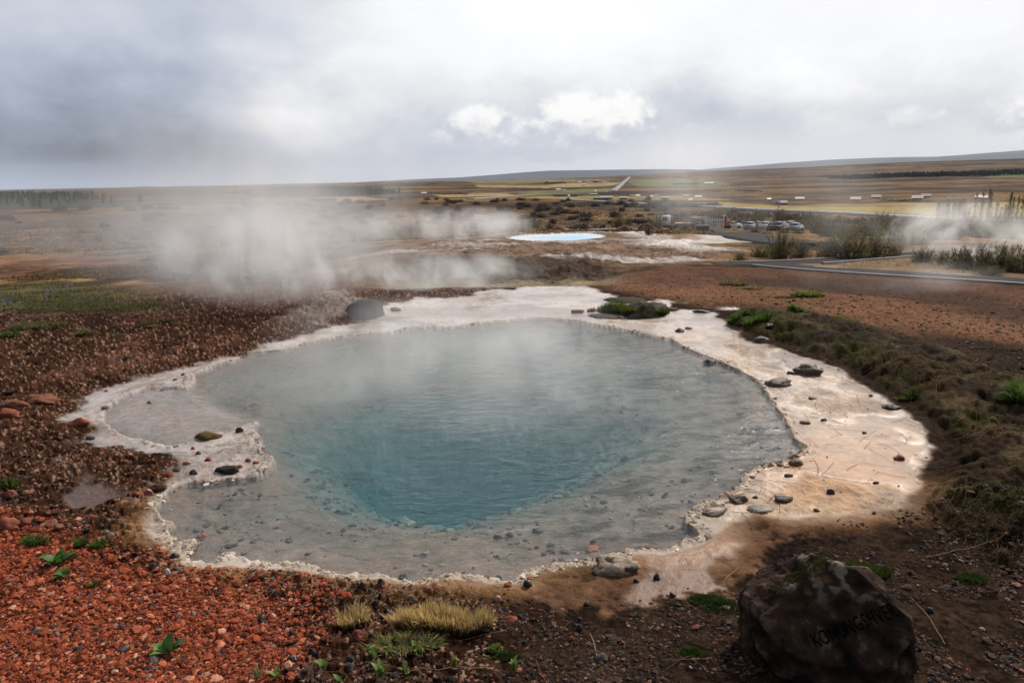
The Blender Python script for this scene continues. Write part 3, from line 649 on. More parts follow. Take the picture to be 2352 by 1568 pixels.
def slab(name, poly, z, depth, m_, **kw):
    me = bpy.data.meshes.new(name); bm = bmesh.new()
    top = [bm.verts.new((p[0], p[1], z)) for p in poly]
    f = bm.faces.new(top)
    if f.normal.z < 0: f.normal_flip()
    if depth:
        r_ = bmesh.ops.extrude_face_region(bm, geom=[f])
        vs = [v for v in r_['geom'] if isinstance(v, bmesh.types.BMVert)]
        for v in vs: v.co.z -= depth
        bmesh.ops.recalc_face_normals(bm, faces=bm.faces)
    bmesh.ops.triangulate(bm, faces=bm.faces)
    bm.to_mesh(me); bm.free(); me.materials.append(m_)
    o = bpy.data.objects.new(name, me); COL.objects.link(o); tag(o, **kw); return o
def grow(poly, r_):
    c = poly.mean(0); v = poly - c; return c + v * (1 + r_ / np.linalg.norm(v, axis=1))[:, None]
# the spring's water: its sheet runs a little under the crust all round
_wp = grow(P2([(420,858),(560,805),(780,765),(1000,742),(1240,722),(1420,740),(1560,776),(1700,835),(1790,905),(1850,985),(1875,1025),(1800,1075),(1720,1110),(1640,1165),(1625,1215),(1580,1265),(1400,1292),(1220,1318),(1130,1338),(950,1340),(740,1325),(560,1300),(430,1300),(385,1260),(345,1200),(340,1150),(400,1095),(520,1070),(480,1030),(300,1025),(210,985),(215,920),(300,882)]), .02)
slab('spring_water', _wp, 0.0, 2.6, M_WATER, kind='structure')
mb = bpy.data.materials.new('milky_water'); mb.use_nodes = True
t = NT(mb.node_tree); bs = t.n['Principled BSDF']
ge = t.new('ShaderNodeNewGeometry')
cb = Vector(on_level([(1300, 546)], ZB)[0])
vm = t.new('ShaderNodeVectorMath', operation='DISTANCE'); vm.inputs[1].default_value = (cb.x + .3, cb.y - .2, ZB)
t.l.new(t.mapv(ge.outputs['Position'], (1, 1, 1)), vm.inputs[0])
dd_ = t.m('ADD', vm.outputs['Value'], t.m('MULTIPLY', t.noise(ge.outputs['Position'], .6, 3), 1.2))
t.l.new(t.mix(t.sstep(dd_, 4.2, 1.0), (.66, .70, .70, 1), (.22, .50, .78, 1)), bs.inputs['Base Color'])
bs.inputs['Roughness'].default_value = .18
slab('milky_pool_water', grow(BLESI, .35), ZB, 0, mb, kind='structure')
# ------------------------------------------------------------------ stones
from mathutils import noise as mnoise
def axis_dist(p):
    return float((np.array([p[0], p[1], p[2] - CAM_H])) @ _f)
def rock_geo(seed, sx, sy, sz, sub=3, rough=.28, ang=.35, flat=.25):
    bm = bmesh.new(); bmesh.ops.create_icosphere(bm, subdivisions=sub, radius=1.0)
    rnd = random.Random(seed); off = Vector((rnd.uniform(-50, 50), rnd.uniform(-50, 50), rnd.uniform(-50, 50)))
    planes = []
    for _ in range(9):
        n = Vector((rnd.gauss(0, 1), rnd.gauss(0, 1), rnd.gauss(0, .7))).normalized(); planes.append((n, rnd.uniform(1 - ang, 1.0)))
    for v in bm.verts:
        p = v.co.copy()
        for n, dd in planes:
            e = p.dot(n) - dd
            if e > 0: p -= n * e * .85
        f1 = mnoise.fractal(p * 1.3 + off, 1.0, 2.0, 4) * rough
        f2 = mnoise.fractal(p * 5.0 + off, 1.0, 2.0, 3) * rough * .28
        p *= 1 + f1 + f2
        if p.z < -flat: p.z = -flat + (p.z + flat) * .25
        v.co = Vector((p.x * sx, p.y * sy, (p.z + flat * .6) * sz))
    V = np.array([v.co for v in bm.verts]); F = np.array([[x.index for x in f.verts] for f in bm.faces]); bm.free()
    return V, F
def stone_col(V, seed, base, top=None, spot=None, var=.3):
    n = fbm(V[:, 0] + seed * 3.1 + V[:, 2], V[:, 1] - seed * 1.7 + V[:, 2] * .6, max(np.ptp(V[:, 0]), .01) * .5, 5, seed)
    c = np.asarray(base)[None] * (1 + var * n * 1.3)[:, None]
    if top is not None:
        zn = (V[:, 2] - V[:, 2].min()) / np.ptp(V[:, 2]); w_ = smooth(.45, .85, zn + .35 * n)[:, None]
        c = c * (1 - w_) + np.asarray(top)[None] * (1 + .4 * n)[:, None] * w_
    if spot is not None:
        n2 = fbm(V[:, 0] - seed, V[:, 1] + V[:, 2], max(np.ptp(V[:, 0]), .01) * .22, 4, seed + 5); w_ = smooth(.15, .4, n2)[:, None]
        c = c * (1 - w_) + np.asarray(spot)[None] * w_
    return np.clip(c, .005, .8)
M_STONE = mat('stone', attr=True, rough=.8, n_scale=60, n_amt=.45, bump=45, bump_d=.010, spec=.12)
M_WETSTONE = mat('wet_stone', attr=True, rough=.5, n_scale=60, n_amt=.45, bump=40, bump_d=.012, spec=.3)
BLACK = (.022, .021, .022); BROWN = (.085, .052, .036); RED = (.24, .065, .036); GREY = (.13, .12, .11); PINKC = (.42, .25, .18); OCHRE = (.20, .12, .045); PALE = (.42, .36, .31)
# photo x, y of the foot, width px, height px, colour, label, top colour, spots
STONES = [
 (843, 727, 92, 48, (.062, .057, .055), 'large rounded grey boulder standing in the steaming white shallows', None, None, 4),
 (908, 713, 24, 9, (.11, .10, .095), 'small dark stone just right of the big grey boulder', None, None, 3),
 (1490, 723, 104, 40, (.075, .06, .045), 'dark lichen grey rock islet with grass growing on its edge', None, (.04, .042, .015), 4),
 (1436, 691, 104, 7, (.04, .028, .018), 'long low dark slab lying behind the grassy islet', None, None, 3),
 (1388, 726, 84, 5, (.085, .055, .04), 'flat wet brown slab in front of the grassy islet', None, None, 3),
 (1326, 716, 38, 8, (.17, .12, .095), 'thin flat brown slab lying alone on the white terrace left of the islet', None, None, 3),
 (1540, 712, 36, 9, (.09, .06, .045), 'small brown rock beside the right end of the grassy islet', None, None, 3),
 (1610, 716, 40, 6, BLACK, 'flat black slab at the reddish shore between islet and mossy bank', None, None, 3),
 (1856, 856, 72, 25, (.085, .058, .043), 'largest brown rock in the wet cream terrace on the right', (.12, .085, .06), None, 4),
 (1815, 857, 16, 8, BLACK, 'little black stone touching the left of the largest terrace rock', None, None, 2),
 (1785, 880, 64, 17, (.10, .065, .045), 'brown pointed rock at the water edge below the largest terrace rock', None, None, 3),
 (1632, 827, 36, 14, (.07, .05, .04), 'dark brown rock on the far right rim of the water', None, None, 3),
 (1561, 760, 24, 10, (.09, .065, .055), 'left one of two small rocks on the far white terrace', None, None, 3),
 (1582, 753, 18, 6, (.06, .045, .04), 'right one of two small rocks on the far white terrace', None, None, 2),
 (1750, 783, 38, 11, (.12, .085, .065), 'lower brown rock near the foot of the grassy bank', None, None, 3),
 (1767, 767, 28, 8, (.07, .05, .04), 'upper dark rock near the foot of the grassy bank', None, None, 3),
 (1828, 1062, 34, 14, (.13, .075, .045), 'rusty brown stone on the point where the terrace juts into the water', None, None, 3),
 (2064, 1050, 27, 14, (.14, .055, .038), 'lone reddish stone in the orange shallows near the bank', None, None, 3),
 (1907, 1131, 18, 13, BLACK, 'round black pebble on the orange stained terrace', None, None, 3),
 (1697, 1147, 44, 16, (.09, .058, .035), 'brown stone on the crust at the lower right corner of the pool', None, None, 3),
 (1797, 1146, 52, 13, (.05, .038, .028), 'long flat dark stone below the orange stain', None, None, 3),
 (1735, 1140, 15, 8, BLACK, 'small black stone between the two dark stones below the orange stain', None, None, 2),
 (1640, 1172, 66, 13, (.15, .10, .075), 'thick slab of broken crust with a dark underside at the pool corner', (.34, .25, .19), None, 3),
 (1745, 1166, 70, 14, (.30, .24, .19), 'pale humped lump of sinter on the brown mud', None, None, 3),
 (1810, 1090, 24, 8, (.09, .06, .035), 'brown stone at the left edge of the orange stain', None, None, 2),
 (1850, 969, 22, 9, (.10, .06, .05), 'purplish brown stone among straw at the right water edge', None, None, 2),
 (1892, 963, 15, 7, BLACK, 'small black stone right of the purplish stone on the terrace', None, None, 2),
 (1866, 913, 24, 7, (.12, .08, .06), 'flat brown stone lying below the pointed rock', None, None, 2),
 (2000, 908, 10, 5, BLACK, 'tiny black pebble alone in the middle of the cream terrace', None, None, 2),
 (2012, 1107, 14, 7, BLACK, 'small black stone near the lower end of the orange shallows', None, None, 2),
 (1985, 992, 12, 6, BLACK, 'dark pebble in mid terrace above the orange stain', None, None, 2),
 (1875, 1172, 16, 8, (.06, .045, .03), 'dark stone on wet mud under the orange stain', None, None, 2),
 (183, 974, 60, 17, (.21, .062, .033), 'long red lava rock on the far left tip of the white crust', None, None, 3),
 (551, 990, 20, 15, (.045, .045, .042), 'round charcoal stone on the white tongue of crust', None, None, 3),
 (445, 1088, 19, 13, (.045, .042, .036), 'round dark stone on the yellow part of the crust tongue', None, None, 3),
 (475, 1003, 66, 16, (.13, .085, .032), 'ochre mossy lump on the rim of the left shallow basin', None, None, 3),
 (522, 1080, 56, 15, (.03, .028, .022), 'black low rock on the crust tongue with red stones beside it', None, None, 3),
 (548, 1072, 20, 9, RED, 'red stone resting against the black low rock', None, None, 2),
 (570, 1057, 15, 10, RED, 'left one of two red stones near the tip of the crust tongue', None, None, 2),
 (588, 1062, 17, 8, RED, 'right one of two red stones near the tip of the crust tongue', None, None, 2),
 (478, 1056, 18, 8, RED, 'flat red stone in the middle of the crust tongue', None, None, 2),
 (443, 1028, 11, 8, RED, 'little red stone just below the left shallow basin', None, None, 2),
 (455, 1040, 14, 9, BLACK, 'small black stone in the middle of the crust tongue', None, None, 2),
 (386, 1045, 24, 9, BLACK, 'black stone where the crust tongue meets the brown mud', None, None, 2),
 (431, 1062, 22, 8, PINKC, 'pinkish flat stone on the inner crust tongue', None, None, 2),
 (405, 1080, 22, 9, (.10, .055, .04), 'brown stone at the root of the crust tongue', None, None, 2),
 (388, 1095, 24, 11, RED, 'red stone at the yellow root of the crust tongue', None, None, 2),
 (365, 1124, 42, 14, (.06, .034, .022), 'dark brown slab beside the red and white stone', None, None, 3),
 (342, 1136, 22, 17, (.24, .085, .06), 'red and white speckled stone near the left rim', None, (.5, .42, .36), 3),
 (315, 1141, 18, 7, RED, 'flat red stone left of the red and white stone', None, None, 2),
 (327, 1152, 14, 9, RED, 'small red stone below the red and white stone', None, None, 2),
 (344, 919, 15, 8, (.20, .16, .12), 'tan stone standing in the left shallow basin', None, None, 3),
 (243, 936, 20, 7, (.16, .14, .12), 'grey stone on the outer rim of the left shallow basin', None, None, 2),
 (402, 871, 10, 5, RED, 'tiny brown red stone on the upper left crust', None, None, 2),
 (420, 860, 11, 6, RED, 'bright red chip near the top of the left crust', None, None, 2),
 (243, 896, 9, 5, RED, 'red chip at the dark upper edge of the left crust', None, None, 2),
 (375, 889, 14, 5, (.10, .08, .06), 'flat dark stone on the cracked upper left crust', None, None, 2),
 (207, 1005, 26, 8, BLACK, 'black flat stone on the mud left of the shallow basin', None, None, 2),
 (1420, 1306, 100, 36, (.25, .19, .13), 'crusty pale tan lump on the front rim of the pool', (.36, .29, .21), (.10, .075, .05), 4),
 (832, 1356, 20, 20, BLACK, 'black pebble on the dark turf left of centre front', None, None, 3),
 (876, 1345, 16, 14, (.06, .06, .05), 'greenish dark pebble at the front rim', None, None, 2),
 (853, 1358, 18, 12, (.10, .095, .075), 'olive grey pebble behind the golden tussocks', None, None, 2),
 (865, 1372, 20, 8, (.14, .13, .10), 'flat light grey pebble behind the golden tussocks', None, None, 2),
 (943, 1377, 20, 13, (.17, .16, .14), 'pale grey pebble on dark turf behind the golden tussocks', None, None, 2),
 (1003, 1361, 17, 13, RED, 'bright red stone at the centre of the front rim', None, None, 2),
 (1168, 1345, 22, 10, RED, 'flat red stone beside a black pebble on the front rim', None, None, 2),
 (1212, 1345, 22, 19, (.035, .035, .038), 'black pebble on the front rim right of a flat red stone', None, None, 3),
 (1145, 1380, 20, 17, PINKC, 'pale pink stone on the dark earth in front of the pool', None, None, 3),
 (1157, 1386, 14, 10, (.15, .09, .06), 'brown pebble touching the pale pink stone', None, None, 2),
 (1348, 1386, 18, 13, BLACK, 'black pebble on the warm wet mud', None, None, 2),
 (1332, 1424, 16, 14, BLACK, 'upper black pebble of a pair in front of the wet mud', None, None, 2),
 (1333, 1446, 18, 15, (.03, .03, .034), 'lower bluish black pebble of a pair in front of the wet mud', None, None, 3),
 (1195, 1418, 13, 11, BLACK, 'black pebble right of the flat red stone near the tussock', None, None, 2),
 (1172, 1422, 34, 11, RED, 'broad flat red stone at the right end of the golden tussock', None, None, 3),
 (977, 1420, 30, 26, (.30, .10, .06), 'orange red rough stone sitting in the golden grass', None, None, 3),
 (1115, 1447, 17, 12, (.13, .12, .11), 'grey pebble under the right end of the golden tussock', None, None, 2),
 (802, 1519, 22, 17, (.05, .05, .055), 'dark grey pebble among the seedlings, upper of a pair', None, None, 2),
 (800, 1540, 26, 18, (.055, .055, .06), 'bluish dark pebble among the seedlings, lower of a pair', None, None, 3),
 (828, 1478, 44, 30, (.15, .048, .03), 'crumbly dark red lava lump left of the green grass', None, None, 4),
 (965, 1482, 30, 22, BLACK, 'black stone at the foot of the green grass', None, None, 3),
 (1385, 1518, 30, 17, (.09, .085, .08), 'grey stone on dark ground left of the inscribed rock', None, None, 3),
 (1508, 1329, 18, 17, BLACK, 'black pebble on the mud behind the mossy patch', None, None, 2),
 (1460, 1337, 15, 10, BLACK, 'small black pebble on orange mud near the pale lump', None, None, 2),
 (1545, 1370, 16, 12, BLACK, 'black pebble at the edge of the mossy patch', None, None, 2),
 (1313, 1470, 15, 13, RED, 'small red stone lying apart on dark earth, middle front', None, None, 2),
 (1140, 1556, 24, 22, (.18, .08, .05), 'brown red stone at the bottom edge between the seedlings', None, None, 3),
 (352, 1304, 22, 16, BLACK, 'shiny black stone on the red gravel below the crust', None, None, 3),
 (406, 1317, 20, 14, BLACK, 'shiny black stone on the orange mud near the white shell', None, None, 3),
 (402, 1281, 22, 14, BLACK, 'shiny black stone just outside the left front rim', None, None, 3),
 (387, 1322, 14, 17, (.62, .62, .64), 'upright white shell like flake on the red gravel', None, None, 2),
 (600, 1323, 26, 17, (.30, .09, .05), 'orange red lump on the mud under the front left rim', None, None, 3),
 (645, 1320, 13, 18, BLACK, 'upright dark splinter stone under the front left rim', None, None, 2),
 (660, 1287, 14, 8, BLACK, 'black pebble lying on the front left crust', None, None, 2),
 (637, 1370, 26, 18, (.045, .02, .016), 'dark maroon lump between gravel and mud', None, None, 3),
 (600, 1426, 20, 17, BLACK, 'black stone on red gravel left of the golden tussocks', None, None, 3),
 (672, 1461, 16, 17, BLACK, 'round black stone on red gravel, middle of three', None, None, 2),
 (670, 1526, 24, 22, BLACK, 'big black stone on red gravel nearest the bottom edge', None, None, 3),
 (717, 1507, 26, 18, (.035, .03, .03), 'dark lump right of the biggest black stone on the gravel', None, None, 3),
 (178, 1450, 20, 12, (.03, .03, .036), 'blue black stone in the middle of the red gravel', None, None, 2),
 (133, 1460, 16, 11, (.20, .17, .15), 'pale grey stone left of the blue black one on red gravel', None, None, 2),
 (278, 1440, 20, 10, (.04, .045, .05), 'flat slate stone on the red gravel above the leafy rosette', None, None, 2),
 (198, 1224, 16, 12, BLACK, 'black stone beside the grass tufts at the edge of the red gravel', None, None, 2),
 (137, 1212, 30, 12, (.20, .085, .055), 'flat reddish slab at the upper edge of the red gravel', None, None, 3),
 (22, 1212, 42, 30, (.22, .075, .045), 'large red lava stone at the left edge', None, None, 3),
 (60, 1202, 36, 16, (.20, .065, .04), 'red lava stone right of the large one at the left edge', None, None, 3),
 (26, 1142, 26, 18, (.24, .095, .06), 'red stone on the brown mud by the left edge', None, None, 3),
 (66, 1132, 30, 14, (.25, .11, .07), 'pinkish red stone on brown mud near the left edge', None, None, 3),
 (20, 962, 50, 24, (.22, .07, .04), 'red rock at the left edge level with the crust tip', None, None, 3),
 (100, 924, 84, 22, (.19, .078, .045), 'wide rust coloured slab left of the white crust', None, None, 4),
 (30, 942, 70, 20, (.17, .07, .042), 'rust coloured slab at the left edge above the red rock', None, None, 4),
 (230, 1083, 14, 14, (.20, .075, .05), 'upright red splinter stone by the brown puddle', None, None, 2),
 (2020, 1303, 24, 14, (.06, .06, .065), 'grey stone on mud just behind the inscribed rock', None, None, 2),
 (2170, 1298, 18, 10, (.16, .14, .13), 'pale pebble on dark mud right of the inscribed rock', None, None, 2),
 (2135, 1405, 20, 14, BLACK, 'black stone near the right shoulder of the inscribed rock', None, None, 2),
 (2255, 1445, 14, 9, (.30, .25, .21), 'whitish pebble on brown ground at lower right', None, None, 2),
 (2045, 935, 50, 12, (.05, .036, .026), 'dark flat rock where the bank meets the shallows', None, None, 3),
 (1300, 1448, 12, 8, RED, 'small red chip above a lone red stone, middle front', None, None, 2),
]
for k, (vx, vy, wp, hp, colr, lab, top, spot, sub) in enumerate(STONES):
    p = a1(vx, vy); s = axis_dist(p) / 1568.0; wx_ = wp * s / 2; hz = hp * s * 1.0
    V, F = rock_geo(k * 7 + 3, wx_, wx_ * (.75 if hp > wp * .35 else .62), hz * .72, sub, .36 if k else .15, .38)
    rz = random.Random(k).uniform(-.5, .5)
    c_, s_ = math.cos(rz), math.sin(rz)
    V = np.stack([V[:, 0] * c_ - V[:, 1] * s_, V[:, 0] * s_ + V[:, 1] * c_, V[:, 2]], 1)
    nm = 'boulder' if wp > 80 and hp > 25 else ('slab' if ' slab' in lab else 'stone')
    gz = zat(p.x, p.y)
    if sdf(np.array([p.x]), np.array([p.y]), WATER)[0] > 0: gz = max(gz, -.03)
    o = mesh_obj(nm, V, F, M_WETSTONE if (colr is BLACK or 735 < vy < 1180 and vx > 1200) else M_STONE, col=stone_col(V, k, colr, top, spot), label=lab, cat='rock' if wp > 60 else 'stone')
    o.location = (p.x, p.y, gz - hz * .02)

# loose gravel: many small stones per sheet, nobody could count them
def ico(sub):
    bm = bmesh.new(); bmesh.ops.create_icosphere(bm, subdivisions=sub, radius=1.0)
    V = np.array([v.co for v in bm.verts]); F = np.array([[x.index for x in f.verts] for f in bm.faces]); bm.free(); return V, F
_I1 = ico(1); _I2 = ico(2)
def pebbles(name, pts, size, cols, label, geo=_I1, flatten=.6, seed=1, m_=M_STONE, sink=.25, z=None):
    rg = np.random.default_rng(seed); n = len(pts); V0, F0 = geo; nv = len(V0)
    q = V0[None] * (1 + rg.uniform(-.32, .32, (n, nv, 1)))
    q = q * (size[:, None, None] * np.stack([rg.uniform(.75, 1.35, n), rg.uniform(.7, 1.1, n), rg.uniform(.45, .9, n) * flatten / .6], 1)[:, None, :])
    a = rg.uniform(0, 6.28, n); ca, sa = np.cos(a)[:, None], np.sin(a)[:, None]
    tl = rg.normal(0, .25, n)[:, None]
    x = q[..., 0] * ca - q[..., 1] * sa; y = q[..., 0] * sa + q[..., 1] * ca; zz = q[..., 2] + x * tl
    z = zats(pts[:, 0], pts[:, 1]) if z is None else z
    V = np.stack([x + pts[:, :1], y + pts[:, 1:2], zz + (z + size * (flatten * .5 - sink * flatten))[:, None]], -1).reshape(-1, 3)
    F = (F0[None] + (np.arange(n) * nv)[:, None, None]).reshape(-1, F0.shape[1])
    c = np.repeat(cols, nv, 0) * (1 + rg.uniform(-.12, .12, (n * nv, 1)))
    return mesh_obj(name, V, F, m_, col=np.clip(c, .004, .8), smoothf=False, kind='stuff', label=label, cat='gravel')
def scatter(vx0, vx1, vy0, vy1, n, seed, keep=None):
    """random points spread over part of the land"""
    rg = np.random.default_rng(seed)
    vx = rg.uniform(vx0, vx1, n); vy = rg.uniform(vy0, vy1, n)
    D = _f[None] + ((vx - 1176) / 1568)[:, None] * _r[None] - ((vy - 784) / 1568)[:, None] * _u[None]
    t_ = (.05 - CAM_H) / D[:, 2]; p = D[:, :2] * t_[:, None]
    for _ in range(3):
        t_ = (hbase(p[:, 0], p[:, 1]) - CAM_H) / D[:, 2]; p = D[:, :2] * t_[:, None]
    if keep is not None: p = p[keep(p)]
    return p
def pal(n, seed, items):
    rg = np.random.default_rng(seed); w_ = np.array([i[0] for i in items]); k = rg.choice(len(items), n, p=w_ / w_.sum())
    return np.array([i[1] for i in items])[k] * rg.uniform(.7, 1.3, (n, 1))
_ns = lambda p, wl, s: fbm(p[:, 0], p[:, 1], wl, 4, s)
insc = lambda p: sdf(p[:, 0], p[:, 1], SCORIA)
outs = lambda p: (sdf(p[:, 0], p[:, 1], SINTER) < -.02) & (sdf(p[:, 0], p[:, 1], WATER) < -.02)
p = scatter(-150, 800, 1170, 1640, 44000, 11, lambda p: (insc(p) + _ns(p, .8, 7) * .22 + .25 * _ns(p, .35, 23) > np.random.default_rng(3).uniform(-.25, .2, len(p))) & outs(p))
rg = np.random.default_rng(5); sz = np.clip(rg.lognormal(math.log(.0048), .58, len(p)), .002, .026) * (.7 + .12 * np.hypot(p[:, 0], p[:, 1]))
pebbles('gravel', p, sz, pal(len(p), 6, [(50, (.26, .058, .024)), (22, (.35, .103, .050)), (18, (.13, .031, .014)), (7, (.46, .21, .13)), (4, (.03, .028, .03)), (2, (.16, .15, .14))]), 'loose red scoria gravel covering the near left ground', seed=8)
p = scatter(-100, 900, 715, 1330, 24000, 21, lambda p: outs(p) & (_ns(p, 1.2, 9) + _ns(p, .3, 19) * .8 > -.05) & (insc(p) < .05) & (sdf(p[:, 0], p[:, 1], MUDPOOL) < .03))
rg = np.random.default_rng(6); dd = np.hypot(p[:, 0], p[:, 1]); sz = np.clip(rg.lognormal(math.log(.0044), .75, len(p)), .002, .06) * (.65 + .065 * dd)
pebbles('gravel', p, sz, pal(len(p), 7, [(44, (.060, .031, .019)), (20, (.10, .042, .025)), (10, (.20, .075, .042)), (8, (.30, .18, .13)), (18, (.024, .019, .016))]), 'brown and rusty rubble on the left bank of the pool', flatten=.4, seed=9)
p = scatter(560, 2352, 1165, 1640, 19000, 31, lambda p: outs(p) & (_ns(p, .7, 10) + .8 * _ns(p, .2, 12) > -.12) & (insc(p) < .1) & (sdf(p[:, 0], p[:, 1], MUDR) < np.random.default_rng(4).uniform(-.15, .05, len(p))))
rg = np.random.default_rng(7); sz = np.clip(rg.lognormal(math.log(.0055), .5, len(p)), .003, .022) * (.7 + .11 * np.hypot(p[:, 0], p[:, 1]))
pebbles('gravel', p, sz, pal(len(p), 8, [(44, (.05, .034, .026)), (22, (.10, .058, .042)), (10, (.22, .075, .05)), (14, (.022, .02, .02)), (6, (.19, .14, .115))]), 'dark crumbs and small stones on the near right earth', seed=10)
p = scatter(1250, 2400, 620, 1000, 6000, 41, lambda p: outs(p) & (sdf(p[:, 0], p[:, 1], BANK) < -.05) & (np.hypot(p[:, 0], p[:, 1]) < 24))
rg = np.random.default_rng(8); sz = np.clip(rg.lognormal(math.log(.016), .45, len(p)), .008, .05)
pebbles('gravel', p, sz, pal(len(p), 9, [(50, (.09, .04, .022)), (30, (.04, .024, .016)), (14, (.19, .085, .045)), (6, (.04, .055, .02))]), 'small stones strewn over the rusty soil behind the bank', flatten=.45, seed=12)
# stones under water and grit on the crust
inw = lambda p: (sdf(p[:, 0], p[:, 1], WATER) > .05) & (sdf(p[:, 0], p[:, 1], LAGOON) < .05)
p = scatter(380, 1850, 900, 1325, 2300, 51, lambda p: inw(p) & (_ns(p, .8, 14) + .6 * _ns(p, .25, 15) > np.random.default_rng(2).uniform(-.25, .45, len(p))))
rg = np.random.default_rng(9); sz = np.clip(rg.lognormal(math.log(.013), .5, len(p)), .006, .045)
pebbles('gravel', p, sz, pal(len(p), 10, [(40, (.15, .13, .12)), (30, (.09, .08, .075)), (12, (.035, .034, .034)), (8, (.22, .09, .06)), (20, (.26, .21, .18))]), 'sunken pebbles on the pale floor of the hot spring', geo=_I2, flatten=.42, seed=13)
p = scatter(700, 1550, 980, 1180, 420, 55, lambda p: (sdf(p[:, 0], p[:, 1], DEEP) > -.2))
rg = np.random.default_rng(19); sz = np.clip(rg.lognormal(math.log(.020), .55, len(p)), .010, .07)
pebbles('gravel', p, sz, pal(len(p), 17, [(40, (.20, .19, .17)), (34, (.10, .10, .09)), (8, (.27, .24, .18)), (20, (.04, .04, .04)), (6, (.20, .11, .07))]), 'tumbled rocks in the blue depth of the vent', geo=_I2, flatten=.5, seed=23, m_=M_STONE)
onS = lambda p: (sdf(p[:, 0], p[:, 1], SINTER) > .02) & (sdf(p[:, 0], p[:, 1], WATER) < -.01)
p = scatter(130, 2170, 690, 1330, 2600, 61, lambda p: onS(p) & (_ns(p, .9, 16) + .5 * _ns(p, .25, 17) > .12))
rg = np.random.default_rng(10); sz = np.clip(rg.lognormal(math.log(.0055), .5, len(p)), .003, .02) * (.5 + .08 * np.hypot(p[:, 0], p[:, 1]))
pebbles('gravel', p, sz, pal(len(p), 11, [(40, (.12, .08, .055)), (22, (.05, .04, .034)), (12, (.22, .09, .055)), (20, (.30, .22, .16))]), 'dark grit washed over the pale crust', flatten=.5, seed=14, m_=M_WETSTONE)

# flakes of crust along the water's edge
swf = lambda p: sdf(p[:, 0], p[:, 1], WATER)
p = scatter(330, 1900, 740, 1340, 60000, 63, lambda p: (np.abs(swf(p) + .03 + .03 * _ns(p, .3, 66)) < .06) & (sdf(p[:, 0], p[:, 1], LAGOON) < -.02) & (_ns(p, .4, 64) + .6 * _ns(p, .12, 65) > np.random.default_rng(9).uniform(-.1, .5, len(p))))[:2600]
rg = np.random.default_rng(15); dd = np.hypot(p[:, 0], p[:, 1]); sz = np.clip(rg.lognormal(math.log(.011), .5, len(p)), .004, .035) * (.6 + .06 * dd)
rt = smooth(.8, 1.8, p[:, 0])[:, None]
cl_ = pal(len(p), 16, [(40, (.46, .38, .31)), (30, (.33, .255, .19)), (16, (.20, .135, .08))]) * (1 - rt) + pal(len(p), 18, [(40, (.05, .036, .028)), (30, (.12, .08, .055)), (20, (.33, .25, .19))]) * rt
pebbles('crust_flakes', p, sz, cl_, 'broken flakes of mineral crust along the edge of the water', geo=_I1, flatten=.20, seed=16, z=np.maximum(zats(p[:, 0], p[:, 1]), .0))
# ------------------------------------------------------------------ grass and straw
M_GRASS = mat('grass', attr=True, rough=.7, spec=.06, trans=.45)
M_LEAF = mat('leaf', attr=True, rough=.5, spec=.3, trans=.35, n_scale=40, n_amt=.2)
M_STRAW = mat('straw', attr=True, rough=.7, spec=.08, trans=.25)
M_BARK = mat('bark', base=(.075, .055, .042), rough=.85, n_scale=20, n_amt=.4)
def blades(P, h, lean, az_, wid, c0, c1, droop=.5, seg=3, up=None):
    """tapering bent blades: foot points, heights, lean, heading, widths, foot and tip colours"""
    n = len(P); dirx = np.stack([np.cos(az_), np.sin(az_), np.zeros(n)], 1); side = np.stack([-np.sin(az_), np.cos(az_), np.zeros(n)], 1)
    rows = []; cols = []
    for k in range(seg):
        t_ = k / seg
        c = P + np.array([0, 0, 1.0])[None] * (h * (t_ - droop * .5 * t_ * t_ * lean))[:, None] + dirx * (h * lean * (t_ * .4 + t_ * t_ * .6))[:, None]
        w_ = (wid * (1 - t_ * .75))[:, None] * side
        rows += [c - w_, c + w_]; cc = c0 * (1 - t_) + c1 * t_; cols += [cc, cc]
    tip = P + np.array([0, 0, 1.0])[None] * (h * (1 - droop * .5 * lean))[:, None] + dirx * (h * lean)[:, None]
    rows.append(tip); cols.append(c1)
    V = np.stack(rows, 1); nv = 2 * seg + 1; C_ = np.stack(cols, 1)
    b = (np.arange(n) * nv)[:, None]
    Q = np.concatenate([b + np.array([[2 * k, 2 * k + 1, 2 * k + 3, 2 * k + 2]]) for k in range(seg - 1)]) if seg > 1 else np.zeros((0, 4), int)
    Tr = b + np.array([[2 * seg - 2, 2 * seg - 1, 2 * seg]])
    return V.reshape(-1, 3), [Q, Tr], C_.reshape(-1, 3)
def tuft_mesh(name, n, rx, ry, h, c0, c1, seed, wid=.0016, lean=.5, tipmix=None, dome=True):
    rg = np.random.default_rng(seed)
    r_ = np.sqrt(rg.uniform(0, 1, n)); th = rg.uniform(0, 6.283, n)
    P = np.stack([r_ * np.cos(th) * rx, r_ * np.sin(th) * ry, np.zeros(n)], 1)
    clump = .75 + .45 * fbm(P[:, 0] + seed, P[:, 1], max(rx, ry) * .5, 3, seed)
    hh = h * (1 - (.45 * r_ ** 2 if dome else 0)) * rg.uniform(.55, 1.1, n) * clump
    a = th + rg.normal(0, .9, n)
    C0 = np.asarray(c0)[None] * rg.uniform(.6, 1.3, (n, 1)); C1 = np.asarray(c1)[None] * rg.uniform(.65, 1.3, (n, 1))
    if tipmix is not None:
        mk = rg.uniform(0, 1, n) < tipmix[0]; C1[mk] = np.asarray(tipmix[1])[None] * rg.uniform(.7, 1.2, (mk.sum(), 1))
    return blades(P, hh, rg.uniform(.1, lean * 2, n) * (.5 + .6 * r_), a, wid * rg.uniform(.6, 1.4, n), C0, C1)
